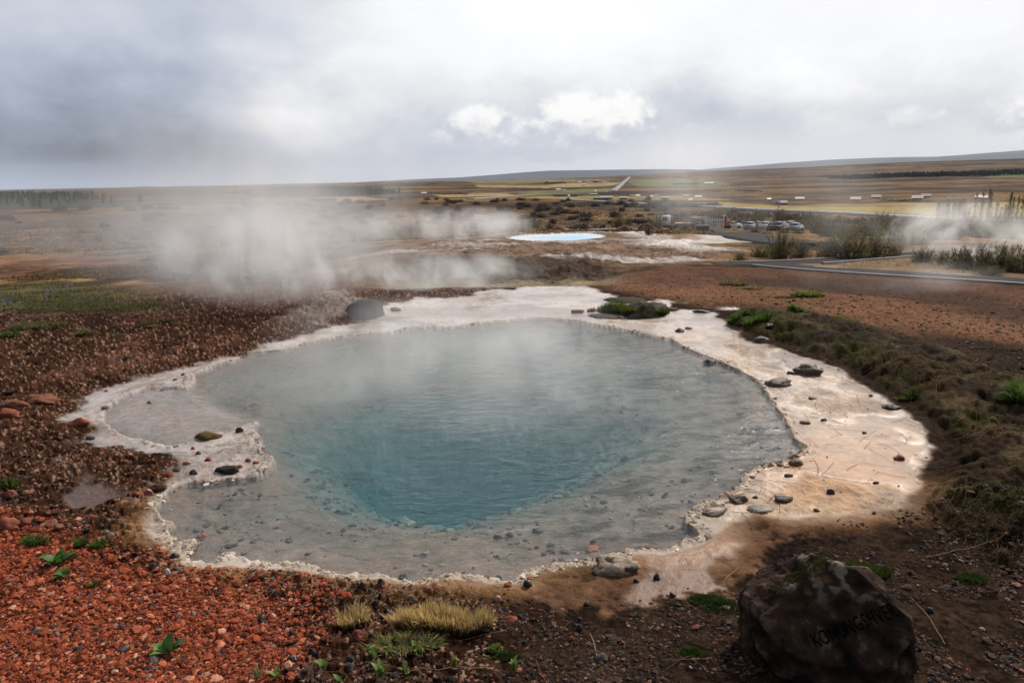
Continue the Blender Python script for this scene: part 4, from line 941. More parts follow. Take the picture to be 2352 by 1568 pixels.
def tuft(vx, vy, wpx, hpx, n, c0, c1, seed, label, lean=.5, wid=None, tipmix=None, depth=.6, dz=0.0, name='grass_tuft', cat='grass tuft', z=None, dome=True):
    p = a1(vx, vy); s = axis_dist(p) / 1568.0; rx = wpx * s / 2
    V, F, C_ = tuft_mesh(name, n, rx, rx * depth, hpx * s * 1.15, c0, c1, seed, (s * 1.05 if wid is None else wid), lean, tipmix, dome)
    gz = zat(p.x, p.y) if z is None else z
    V[:, 2] += zats(V[:, 0] * 0.9 + p.x, V[:, 1] * 0.9 + p.y) - gz if z is None else 0
    o = mesh_obj(name, V, F, M_GRASS, col=np.clip(C_, .004, .8), label=label, cat=cat)
    o.location = (p.x, p.y, gz + dz); return o
G1 = (.035, .055, .014); G2 = (.10, .17, .035); GOLD = (.88, .58, .25); OLIVE = (.10, .095, .03)
TUFTS = [
 (812, 1440, 66, 46, 900, (.045, .05, .014), GOLD, 'small golden tipped tussock left of the long golden one', .35, .7),
 (1018, 1446, 225, 58, 4200, (.05, .05, .014), GOLD, 'long golden tipped tussock in the foreground with a red stone in it', .35, .22),
 (935, 1492, 150, 34, 1300, (.03, .05, .014), (.09, .17, .05), 'fresh green grass patch in front of the long golden tussock', .8, .35),
 (85, 1248, 68, 26, 500, G1, G2, 'green grass tuft at the left edge of the red gravel', .5, .5),
 (186, 1252, 34, 22, 260, G1, G2, 'left one of two joined green tufts on the red gravel', .5, .6),
 (226, 1257, 50, 20, 320, G1, G2, 'right one of two joined green tufts on the red gravel', .6, .5),
 (152, 1285, 46, 24, 260, G1, (.12, .17, .05), 'sparse green tuft above the clump of broad leaves', .6, .6),
 (215, 1345, 32, 18, 160, G1, G2, 'small green tuft right of the clump of broad leaves', .6, .6),
 (1432, 718, 120, 34, 1900, (.03, .045, .008), (.13, .17, .03), 'green grass cap on the left of the rock islet', .3, .35),
 (1480, 726, 104, 24, 1500, (.03, .04, .008), (.12, .15, .028), 'grass fringe along the front of the rock islet', .35, .2),
 (1512, 722, 36, 16, 260, (.07, .06, .016), (.24, .20, .06), 'yellowish grass at the right end of the rock islet', .35, .4),
 (1360, 714, 22, 14, 120, (.12, .10, .04), (.35, .29, .14), 'small straw coloured tuft on the white terrace', .5, .6),
 (1685, 655, 70, 22, 260, (.10, .085, .03), (.24, .22, .09), 'straw and green tuft on the rusty soil, farther one', .5, .5),
 (1730, 664, 50, 14, 160, (.14, .11, .045), (.34, .27, .13), 'pale dry tuft right of the farther green tuft', .6, .5),
 (1855, 681, 76, 22, 500, (.07, .09, .02), (.22, .27, .06), 'bright green tuft on the rusty soil behind the bank', .45, .5),
 (1805, 683, 50, 8, 180, (.06, .08, .025), (.13, .17, .05), 'low green mat left of the bright green tuft', .7, .5),
 (1695, 742, 50, 20, 500, (.045, .075, .015), (.13, .21, .045), 'grass clump at the far tip of the mossy bank', .45, .6),
 (1740, 757, 60, 24, 500, (.045, .07, .015), (.12, .19, .04), 'second grass clump along the near side of the bank tip', .45, .6),
 (1835, 738, 60, 20, 420, (.05, .08, .016), (.14, .23, .05), 'bright grass clump on the crest of the bank', .5, .6),
 (1940, 756, 60, 18, 400, (.05, .07, .015), (.15, .22, .05), 'green clump farther right along the bank crest', .5, .6),
 (2085, 920, 44, 20, 300, (.04, .05, .012), (.11, .14, .03), 'small green tuft where the bank meets the shallows', .4, .6),
 (2345, 960, 74, 66, 800, (.045, .075, .018), (.13, .21, .05), 'tall green grass at the right edge of the bank', .6, .7),
 (1975, 1318, 140, 36, 1300, (.022, .04, .008), (.07, .10, .02), 'dark green grass growing behind the inscribed rock', .4, .35),
 (1900, 1320, 60, 24, 240, (.07, .055, .02), (.28, .19, .08), 'thin dry grass at the left of the green grass behind the inscribed rock', .4, .5),
 (1770, 1400, 40, 26, 160, (.06, .06, .02), (.20, .17, .07), 'sparse dry grass beside the left shoulder of the inscribed rock', .5, .5),
 (195, 772, 40, 20, 320, (.09, .085, .03), (.26, .23, .10), 'yellow green tuft on the rusty left bank, middle one', .5, .6),
 (90, 755, 130, 22, 700, (.085, .085, .03), (.24, .23, .09), 'wide grassy patch on the left bank below the meadow', .5, .4),
 (340, 748, 46, 12, 200, (.08, .085, .03), (.2, .2, .08), 'low green tuft on the left bank near the steam', .5, .5),
 (15, 775, 60, 18, 320, (.05, .08, .02), (.13, .19, .05), 'green tuft at the left edge of the rusty bank', .5, .5),
 (390, 740, 30, 10, 120, (.06, .08, .02), (.16, .2, .06), 'tiny green tuft at the lip of the left bank', .5, .5),
 (270, 775, 36, 10, 140, (.09, .085, .03), (.22, .2, .08), 'flat dry tuft right of the middle tuft on the left bank', .5, .5),
 (20, 1120, 60, 20, 300, (.04, .06, .014), (.12, .15, .04), 'mossy green tuft on brown mud at the left edge', .5, .5),
]
for k, (vx, vy, wp, hp, n, c0, c1, lab, ln, dp) in enumerate(TUFTS):
    tm = (.55, (.62, .45, .20)) if 'golden' in lab else None
    zz = .03 if 'islet' in lab else None
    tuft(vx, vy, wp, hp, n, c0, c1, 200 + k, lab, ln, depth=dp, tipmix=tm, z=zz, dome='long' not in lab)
def stuff_blades(name, pts, h, wid, c0, c1, seed, label, cat, lean=.6, m_=M_GRASS, dz=0.0, flat=False, z=None):
    rg = np.random.default_rng(seed); n = len(pts); z = zats(pts[:, 0], pts[:, 1]) if z is None else z
    P = np.stack([pts[:, 0], pts[:, 1], z + dz - .004], 1)
    C0 = np.asarray(c0)[None] * rg.uniform(.55, 1.35, (n, 1)); C1 = np.asarray(c1)[None] * rg.uniform(.55, 1.35, (n, 1))
    hh = h * rg.uniform(.5, 1.2, n)
    V, F, C_ = blades(P, hh, rg.uniform(.2, lean * 2, n), rg.uniform(0, 6.283, n), wid * rg.uniform(.6, 1.4, n), C0, C1, droop=1.0)
    return mesh_obj(name, V, F, m_, col=np.clip(C_, .004, .8), kind='stuff', label=label, cat=cat)
inb = lambda p: sdf(p[:, 0], p[:, 1], BANK)
p = scatter(1650, 2420, 715, 1330, 26000, 71, lambda p: (inb(p) > .03) & (_ns(p, .9, 81) + .5 * _ns(p, .3, 82) > .12))
dd = np.hypot(p[:, 0], p[:, 1])
stuff_blades('grass', p, .024, .0012 + .0003 * dd.mean(), (.022, .022, .005), (.065, .07, .012), 72, 'short moss and grass covering the dark bank', 'grass', 1.0)
# dead matted straw lying on the bank
def straw(name, pts, length, wid, c, seed, label, bend=.8, lift=.012, z=None, seg=5):
    rg = np.random.default_rng(seed); n = len(pts); a = rg.uniform(0, 6.283, n); L = length * rg.uniform(.4, 1.4, n); cv = rg.normal(0, bend, n)
    xs = [pts[:, 0]]; ys = [pts[:, 1]]
    for k in range(seg):
        aa = a + cv * (k / seg); xs.append(xs[-1] + np.cos(aa) * L / seg); ys.append(ys[-1] + np.sin(aa) * L / seg)
    X = np.stack(xs, 1); Y = np.stack(ys, 1)
    if z is None: Zs = zats(X, Y)
    else: Zs = np.full(X.shape, z)
    Zs = Zs + (lift * np.sin(np.linspace(.2, 2.9, seg + 1)))[None] * rg.uniform(.3, 1.6, (n, 1)) + .003
    nx = -np.sin(a)[:, None] * wid; ny = np.cos(a)[:, None] * wid
    V = np.stack([np.stack([X - nx, Y - ny, Zs], -1), np.stack([X + nx, Y + ny, Zs + .001], -1), np.stack([X, Y, Zs + wid * 1.6], -1)], 2).reshape(-1, 3)
    st = 3; nv = (seg + 1) * st; b = (np.arange(n) * nv)[:, None]
    Q = np.concatenate([b + np.array([[k * st + i, k * st + j, (k + 1) * st + j, (k + 1) * st + i]]) for k in range(seg) for i, j in ((0, 2), (2, 1), (1, 0))])
    C_ = np.repeat(np.asarray(c)[None] * rg.uniform(.45, 1.4, (n, 1)), nv, 0)
    return mesh_obj(name, V, Q, M_STRAW, col=np.clip(C_, .004, .8), kind='stuff', label=label, cat='dry straw')
p = scatter(1680, 2420, 725, 1200, 9000, 73, lambda p: (inb(p) > .15) & (_ns(p, 1.0, 84) + .5 * _ns(p, .3, 85) > .18))
straw('dry_straw', p, .15, .0017, (.27, .175, .075), 74, 'matted dead straw lying over the mossy bank', lift=.012)
p = scatter(1880, 2420, 1180, 1300, 900, 75, lambda p: (inb(p) > .0))
straw('dry_straw', p, .12, .001, (.17, .12, .06), 76, 'thin straw on the dark near end of the bank', lift=.02)
p = scatter(1560, 2160, 740, 1180, 260, 77, lambda p: onS(p) & (sdf(p[:, 0], p[:, 1], WATER) > -.45) & (_ns(p, .8, 87) > -.1))
straw('dry_straw', p, .28, .0016, (.22, .14, .07), 78, 'loose straws stranded along the right edge of the water', bend=.4, lift=.006)
p = scatter(1600, 2150, 740, 1180, 130, 79, lambda p: onS(p))
straw('dry_straw', p, .32, .0014, (.20, .13, .07), 80, 'single straws lying on the cream terrace', bend=.5, lift=.006)
p = scatter(150, 640, 850, 1100, 60, 87, lambda p: onS(p))
straw('dry_straw', p, .30, .0013, (.25, .18, .11), 88, 'straws lying on the left crust', bend=.4, lift=.006)
p = scatter(0, 1700, 1300, 1600, 50, 89, lambda p: outs(p))
straw('dry_straw', p, .22, .0009, (.30, .19, .10), 90, 'thin straws scattered on the near gravel', bend=.4, lift=.012)
# long single stalks in the foreground
for k, (x0, y0, x1, y1, lab) in enumerate([(545, 1394, 706, 1320, 'long pale stalk slanting across the red gravel to the rim'), (497, 1327, 570, 1363, 'shorter stalk lying left of the long pale stalk'), (492, 1325, 510, 1273, 'stalk leaning out of the pool over the front left crust'),
        (1660, 1340, 1700, 1305, 'shiny stalk on the mud left of the inscribed rock'), (2130, 1282, 2310, 1255, 'long pale stalk on dark earth at the right'), (2095, 1375, 2170, 1480, 'stalk lying right of the inscribed rock'), (1355, 1455, 1370, 1520, 'upright lying stalk in front of the wet mud'), (800, 1560, 1130, 1540, 'very long faint stalk along the bottom edge')]):
    pa, pb = a1(x0, y0), a1(x1, y1); n = 8; pts = [pa.lerp(pb, i / n) for i in range(n + 1)]
    perp = Vector((-(pb - pa).y, (pb - pa).x, 0)).normalized(); V = []; r_ = .0018
    for i, q in enumerate(pts):
        q = q + perp * math.sin(i / n * 3.1) * .02 * (pb - pa).length; z = max(zat(q.x, q.y), 0) + .006 + .01 * math.sin(i / n * 3.1)
        for j in range(4): V.append(q.xy.to_3d() + Vector((0, 0, z)) + perp * r_ * math.cos(j * 1.571) + Vector((0, 0, r_ * math.sin(j * 1.571))))
    F = [[i * 4 + j, i * 4 + (j + 1) % 4, (i + 1) * 4 + (j + 1) % 4, (i + 1) * 4 + j] for i in range(n) for j in range(4)]
    mesh_obj('grass_stalk', np.array([list(v) for v in V]), np.array(F), M_STRAW, col=np.tile([.42, .29, .16], (len(V), 1)), label=lab, cat='stalk')
# ------------------------------------------------------------------ seedlings and broad leaved plants
def leaf_geo(L, W, curl, fold=.25, n=6):
    V = []; 
    for i in range(n + 1):
        t_ = i / n; w_ = W * (math.sin(math.pi * min(1, t_ ** .8)) ** .8 if 0 < t_ < 1 else .06) * .5
        x = L * t_; z = curl * L * math.sin(t_ * 2.2) * .5
        V += [(x, -w_, z + w_ * fold), (x, 0, z), (x, w_, z + w_ * fold)]
    F = []
    for i in range(n):
        for j in (0, 1): F.append([i * 3 + j, i * 3 + j + 1, (i + 1) * 3 + j + 1, (i + 1) * 3 + j])
    return np.array(V), np.array(F)
def leafy(vx, vy, leaves, label, cat, name, seed, group=None):
    p = a1(vx, vy); s = axis_dist(p) / 1568.0; rg = random.Random(seed)
    root = empty(name, (p.x, p.y, zat(p.x, p.y) + .002), label, cat, group)
    for (az_, Lpx, wpx, tilt, colr) in leaves:
        V, F = leaf_geo(Lpx * s, wpx * s, .5)
        t_ = R(tilt); x = V[:, 0] * math.cos(t_) - V[:, 2] * math.sin(t_); z = V[:, 0] * math.sin(t_) + V[:, 2] * math.cos(t_)
        a = R(az_); X = x * math.cos(a) - V[:, 1] * math.sin(a); Y = x * math.sin(a) + V[:, 1] * math.cos(a)
        k = .8 + .4 * (V[:, 0] / V[:, 0].max()); C_ = np.array(colr)[None] * k[:, None]
        mesh_obj('leaf', np.stack([X, Y, z], 1), F, M_LEAF, parent=root, col=C_)
    return root
LG = (.09, .18, .035); LG2 = (.16, .22, .05); LD = (.055, .13, .03)
def rosette(seed, n, L, W, tilt=(25, 70), c=(LG, LG2)):
    rg = random.Random(seed); return [(rg.uniform(0, 40) + 360 / n * i, L * rg.uniform(.75, 1.15), W * rg.uniform(.8, 1.1), rg.uniform(*tilt), rg.choice(c)) for i in range(n)]
leafy(388, 1500, [(15, 50, 26, 22, LD), (75, 46, 28, 55, LD), (120, 40, 26, 40, (.07, .16, .035)), (175, 46, 22, 12, (.11, .24, .06)), (215, 40, 18, 8, (.12, .25, .06)), (340, 36, 20, 20, LD)], 'broad dark green leaf rosette alone on the red gravel', 'plant', 'leafy_plant', 1)
leafy(132, 1300, rosette(2, 8, 38, 24, (10, 55), (LD, (.10, .22, .04))), 'clump of broad green leaves on the red gravel at the left', 'plant', 'leafy_plant', 2)
leafy(148, 1322, rosette(14, 6, 28, 16, (5, 40), (LD, (.07, .16, .03))), 'low dark leaves just below the clump of broad leaves', 'plant', 'leafy_plant', 14)
for k, (vx, vy, L, n, lab) in enumerate([(748, 1560, 34, 4, 'yellow green seedling at the bottom edge, far left of the seedlings'), (783, 1572, 30, 3, 'seedling cut by the bottom edge right of the yellow green one'), (860, 1520, 40, 3, 'seedling with one tall dark leaf left of the others'), (877, 1568, 38, 5, 'pale two armed seedling at the bottom edge'),
        (932, 1548, 30, 4, 'flat seedling left of the upright seedling with rounded leaves'), (1045, 1542, 32, 4, 'upright seedling with rounded leaves in the middle'), (1185, 1545, 40, 4, 'largest seedling with three big oval leaves'), (955, 1505, 32, 4, 'seedling just in front of the green grass patch'), (590, 1570, 30, 4, 'green leaves at the bottom edge on the red gravel'), (640, 1572, 32, 4, 'second clump of green leaves at the bottom edge on the gravel'),
        (912, 1484, 20, 3, 'tiny bright seedling in the front of the green grass')]):
    leafy(vx, vy, rosette(30 + k, n, L, L * .42, (30, 75)), lab, 'seedling', 'seedling', 30 + k, 'seedlings in front of the grass')
tuft(1138, 1492, 28, 22, 260, (.06, .09, .02), (.22, .27, .06), 300, 'yellow green cushion plant on the dark earth', .5, depth=.8, name='cushion_plant', cat='plant')
for k, (vx, vy, wp, lab) in enumerate([(1165, 1510, 60, 'dull olive tuft below the yellow green cushion plant'), (1660, 1395, 110, 'dark green moss patch left of the inscribed rock'), (1620, 1380, 80, 'paler moss patch at the left of the dark green moss'), (1590, 1500, 60, 'small moss patch on dark earth near the bottom, left of the inscribed rock'), (2230, 1330, 70, 'moss patch on the dark slope right of the inscribed rock')]):
    tuft(vx, vy, wp, 12, 900, (.018, .028, .006), (.045, .075, .016), 310 + k, lab, .9, depth=.6, name='moss_patch', cat='moss')
# ------------------------------------------------------------------ meadow with lupins on the left
inm = lambda p: sdf(p[:, 0], p[:, 1], MEADOW)
p = scatter(-60, 520, 640, 722, 14000, 91, lambda p: (inm(p) > -.2) & (_ns(p, 1.5, 92) > -.25))
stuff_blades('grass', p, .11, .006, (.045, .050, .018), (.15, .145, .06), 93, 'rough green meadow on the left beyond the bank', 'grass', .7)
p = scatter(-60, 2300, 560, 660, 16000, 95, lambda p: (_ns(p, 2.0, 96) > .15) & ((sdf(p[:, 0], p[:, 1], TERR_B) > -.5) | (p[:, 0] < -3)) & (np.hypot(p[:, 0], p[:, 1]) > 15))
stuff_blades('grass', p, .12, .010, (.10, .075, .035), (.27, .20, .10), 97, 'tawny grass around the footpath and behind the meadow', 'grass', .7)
rg = np.random.default_rng(77); pl = scatter(0, 400, 668, 712, 40, 98, lambda p: inm(p) > .1)
M_LUP = mat('lupin_flower', base=(.16, .13, .42), rough=.6, n_scale=60, n_amt=.4)
V0 = []; F0 = []
for k in range(9):
    for j in range(6):
        a = j * 1.047 + k * .5; rr = .022 * (1 - k / 11); b = len(V0); c = Vector((math.cos(a) * rr, math.sin(a) * rr, .30 + k * .022))
        u_ = Vector((-math.sin(a), math.cos(a), 0)) * .012
        V0 += [c - u_, c + u_, c + Vector((math.cos(a) * .02, math.sin(a) * .02, .014))]; F0.append([b, b + 1, b + 2])
me_f = mesh_obj('flower', np.array([list(v) for v in V0]), np.array(F0), M_LUP)
V1, F1, C1 = tuft_mesh('leaves', 40, .06, .06, .22, (.04, .06, .02), (.10, .16, .05), 5, .008)
me_l = mesh_obj('leaves', V1, F1, M_GRASS, col=C1)
for k, q in enumerate(pl):
    r0 = empty('lupin', (q[0], q[1], zat(*q)), 'purple lupin flower spike in the green meadow on the left', 'lupin', 'lupins in the left meadow', rg.uniform(0, 6), rg.uniform(.35, .6))
    for src in (me_f, me_l):
        c = src if k == 0 else src.copy()
        if k: COL.objects.link(c)
        c.parent = r0

# tussocks and heather of the heath out to the road, past counting
rgq = np.random.default_rng(123)
p = scatter(-60, 1640, 462, 560, 60000, 124, lambda p: (np.hypot(p[:, 0], p[:, 1]) > 48) & (sdf(p[:, 0], p[:, 1], MOUND) < 0) & (_ns(p, 22, 125) + .6 * _ns(p, 5, 126) > -.1))
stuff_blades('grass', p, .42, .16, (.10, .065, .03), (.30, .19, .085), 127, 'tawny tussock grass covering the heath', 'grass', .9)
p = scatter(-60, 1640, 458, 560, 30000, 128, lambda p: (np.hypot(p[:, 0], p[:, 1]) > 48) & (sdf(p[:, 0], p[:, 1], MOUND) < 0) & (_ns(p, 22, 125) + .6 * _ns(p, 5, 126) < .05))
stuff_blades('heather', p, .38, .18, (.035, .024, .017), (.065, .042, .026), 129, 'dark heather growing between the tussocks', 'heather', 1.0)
p = scatter(-60, 760, 540, 640, 26000, 130, lambda p: (np.hypot(p[:, 0], p[:, 1]) > 18) & (_ns(p, 4, 131) + .5 * _ns(p, 1, 132) > -.1) & (sdf(p[:, 0], p[:, 1], PINK) < -.3))
stuff_blades('grass', p, .16, .03, (.08, .055, .028), (.24, .165, .08), 133, 'dry grass on the slope beyond the left meadow', 'grass', .9)
# ------------------------------------------------------------------ small building blocks
def box(bm, c, s, rz=0.0, taper=1.0, bev=0.0):
    r_ = bmesh.ops.create_cube(bm, size=1.0); vs = r_['verts']
    for v in vs:
        k = taper if v.co.z > 0 else 1.0
        v.co = Vector((v.co.x * s[0] * k, v.co.y * s[1] * k, v.co.z * s[2]))
    if bev:
        es = list({e for v in vs for e in v.link_edges}); r2 = bmesh.ops.bevel(bm, geom=es, offset=bev, segments=2, affect='EDGES'); vs = list({v for f in r2['faces'] for v in f.verts} | {v for v in vs if v.is_valid})
    m_ = Matrix.Translation(c) @ Matrix.Rotation(rz, 4, 'Z'); bmesh.ops.transform(bm, matrix=m_, verts=vs)
    return vs
def cyl(bm, p0, p1, r0, r1=None, seg=12):
    p0 = Vector(p0); p1 = Vector(p1); d = p1 - p0
    r_ = bmesh.ops.create_cone(bm, cap_ends=True, segments=seg, radius1=r0, radius2=r0 if r1 is None else r1, depth=d.length)
    q = d.to_track_quat('Z', 'Y'); bmesh.ops.transform(bm, matrix=Matrix.Translation((p0 + p1) / 2) @ q.to_matrix().to_4x4(), verts=r_['verts'])
def part(name, bm, m_, parent=None, smoothf=False, **kw):
    me = bpy.data.meshes.new(name); bm.normal_update(); bm.to_mesh(me); bm.free(); me.materials.append(m_)
    for f in me.polygons: f.use_smooth = smoothf
    o = bpy.data.objects.new(name, me); COL.objects.link(o)
    if parent: o.parent = parent
    return tag(o, **kw)
NB = bmesh.new
def copy_tree(o, parent=None):
    c = o.copy(); COL.objects.link(c)
    if parent: c.parent = parent
    for ch in o.children: copy_tree(ch, c)
    return c
M_ASPH = mat('road_asphalt', base=(.23, .23, .24), rough=.8, spec=.2, n_scale=.5, n_amt=.15)
M_PATH = mat('path_gravel', base=(.055, .052, .052), rough=1.0, spec=.05, n_scale=6, n_amt=.5, bump=60, bump_d=.01)
M_EDGE = mat('path_edging', base=(.24, .22, .20), rough=.7, n_scale=5, n_amt=.4)
M_WHITE = mat('white_paint', base=(.75, .75, .74), rough=.4, n_scale=2, n_amt=.1)
M_GLASS = mat('dark_glass', base=(.02, .023, .028), rough=.08, spec=.8)
M_TYRE = mat('tyre', base=(.02, .02, .02), rough=.8)
M_STEEL = mat('grey_steel', base=(.22, .22, .23), rough=.45, n_scale=4, n_amt=.2)
M_DARKW = mat('dark_timber', base=(.035, .03, .028), rough=.8, n_scale=1.5, n_amt=.3)
M_ORANGE = mat('orange_paint', base=(.50, .12, .035), rough=.45, n_scale=3, n_amt=.15)
M_WOOD = mat('deck_planks', base=(.36, .27, .19), rough=.7, n_scale=3, n_amt=.25)
# ------------------------------------------------------------------ road and paths
def resample(pts, step):
    out = [pts[0]]
    for a, b in zip(pts[:-1], pts[1:]):
        n = max(1, int((b - a).length / step)); out += [a.lerp(b, (i + 1) / n) for i in range(n)]
    P = np.array([list(p) for p in out])
    for _ in range(6): P[1:-1] = .25 * P[:-2] + .5 * P[1:-1] + .25 * P[2:]
    return P
def strip(name, vpts, w0, w1, m_, step, lift, offs=0.0, thick=0.0, **kw):
    P = resample([a1(*v).xy.to_3d() for v in vpts], step)[:, :2]
    tg = np.gradient(P, axis=0); tg /= np.linalg.norm(tg, axis=1)[:, None]; nn = np.stack([-tg[:, 1], tg[:, 0]], 1)
    n = len(P); wd = np.linspace(w0, w1, n)[:, None]; c = P + nn * offs
    L_ = c + nn * wd / 2; R_ = c - nn * wd / 2
    zc = zats(c[:, 0], c[:, 1])
    for _ in range(4): zc[1:-1] = .25 * zc[:-2] + .5 * zc[1:-1] + .25 * zc[2:]
    z = np.maximum(zc, np.maximum(zats(L_[:, 0], L_[:, 1]), zats(R_[:, 0], R_[:, 1]))) + lift if thick == 0 else zc + lift
    def row(q, zz): return np.stack([q[:, 0], q[:, 1], zz], 1)
    dz = max(thick, .6 if w0 > 5 else .12)
    sk = nn * (dz * 1.2 if thick == 0 else 0)
    V = np.concatenate([row(L_ + sk, z - dz), row(L_, z), row(R_, z), row(R_ - sk, z - dz)])
    F = [[k * n + i, (k + 1) * n + i, (k + 1) * n + i + 1, k * n + i + 1] for k in range(3) for i in range(n - 1)]
    return mesh_obj(name, V, np.array(F), m_, smoothf=False, kind='structure', **kw)
strip('road', [(1290, 459), (1330, 462), (1400, 465), (1480, 469), (1560, 473), (1700, 480), (1850, 488), (2000, 496), (2150, 503), (2352, 512), (2600, 523)], 5.5, 5.5, M_ASPH, 8, .8)
strip('road', [(1409, 438), (1420, 430), (1431, 420), (1440, 412), (1446, 407)], 6, 7, M_ASPH, 20, .5)
strip('road', [(1080, 458), (1130, 453), (1190, 449), (1240, 446), (1310, 444.5), (1345, 444)], 7, 7, M_ASPH, 15, .4)
strip('road', [(1300, 530), (1340, 528.5), (1420, 528), (1500, 527.5)], 4.5, 4.5, M_ASPH, 4, .15)
PA = [(1640, 607), (1700, 607), (1770, 606), (1850, 603.5), (1930, 598), (2010, 592), (2080, 586), (2150, 580), (2210, 576), (2290, 573)]
PB = [(1760, 609), (1800, 614), (1850, 618), (1930, 623.5), (2030, 629.5), (2130, 635.5), (2230, 642), (2352, 650), (2550, 664)]
strip('footpath', PA, .5, 1.15, M_PATH, .5, .012)
strip('footpath', PB, 1.1, 1.2, M_PATH, .5, .018)
for pp, sgn in ((PA[3:], -1), (PA[1:], 1), (PB[2:], 1), (PB, -1)):
    strip('path_edging', pp, .08, .08, M_EDGE, .5, .06, offs=sgn * .60, thick=.15)
strip('footpath', [(1628, 535), (1650, 541), (1690, 548), (1740, 553), (1800, 557), (1850, 562)], 2.4, 2.4, M_PATH, 2, .1)
# ------------------------------------------------------------------ hills on the skyline
M_HILL = mat('hill_heath_haze', attr=True, rough=.95, n_scale=.004, n_amt=.3)
def hills(vp, D, back, foot_z, seed, colr, amp):
    vp = np.array(vp, float); vx = np.linspace(vp[0, 0], vp[-1, 0], 260); vy = np.interp(vx, vp[:, 0], vp[:, 1])
    dx = (vx - 1176) / 1568.0; dy = -(vy - 784) / 1568.0
    dr = _f[None] + dx[:, None] * _r[None] + dy[:, None] * _u[None]; h = np.hypot(dr[:, 0], dr[:, 1]); dr = dr / h[:, None]
    rows = []; cols = []
    ks = np.array([-1, -.8, -.6, -.45, -.3, -.15, 0, .3, .6, 1.0])
    for k in ks:
        dist = D + (k * back); x = dr[:, 0] * dist; y = dr[:, 1] * dist
        crest = CAM_H + dr[:, 2] * D
        prof = max(0.0, 1 - abs(k)) ** 1.3
        n = fbm(x, y, 1400, 5, seed) * amp * (1 if k else .25)
        rows.append(np.stack([x, y, foot_z + (crest - foot_z) * prof + n * min(1, abs(k) * 4 + .25) * prof], 1))
        cols.append(np.asarray(colr)[None] * (1 + .5 * fbm(x, y, 900, 5, seed + 3))[:, None])
    n = 260; V = np.concatenate(rows)
    F = [[k * n + i, k * n + i + 1, (k + 1) * n + i + 1, (k + 1) * n + i] for k in range(len(ks) - 1) for i in range(n - 1)]
    return mesh_obj('hills', V, np.array(F), M_HILL, col=np.clip(np.concatenate(cols), .01, .6), kind='structure')
hills([(1480, 400), (1560, 394), (1640, 387), (1700, 382.5), (1800, 374), (1900, 367.5), (2000, 363), (2070, 361), (2150, 360), (2200, 357), (2260, 352), (2352, 345), (2500, 337), (2900, 345)], 10500, 1500, -60, 5, (.075, .08, .092), 30)  # bluish slope colour carries part of the distance haze
hills([(780, 421), (870, 416), (960, 411.5), (1050, 408), (1130, 402), (1200, 396), (1260, 392), (1300, 391.5), (1400, 390), (1520, 388.5), (1580, 389), (1640, 392), (1700, 396), (1820, 402)], 8200, 1300, -60, 9, (.046, .052, .075), 14)  # heath colour shifted to blue, aerial haze painted into it
hills([(-300, 441), (60, 437), (200, 435.5), (260, 432), (300, 430), (330, 428), (380, 429.5), (440, 428), (520, 427), (620, 426), (760, 420.5), (880, 417), (1000, 415.5), (1100, 413)], 4300, 700, -40, 19, (.065, .055, .045), 9)
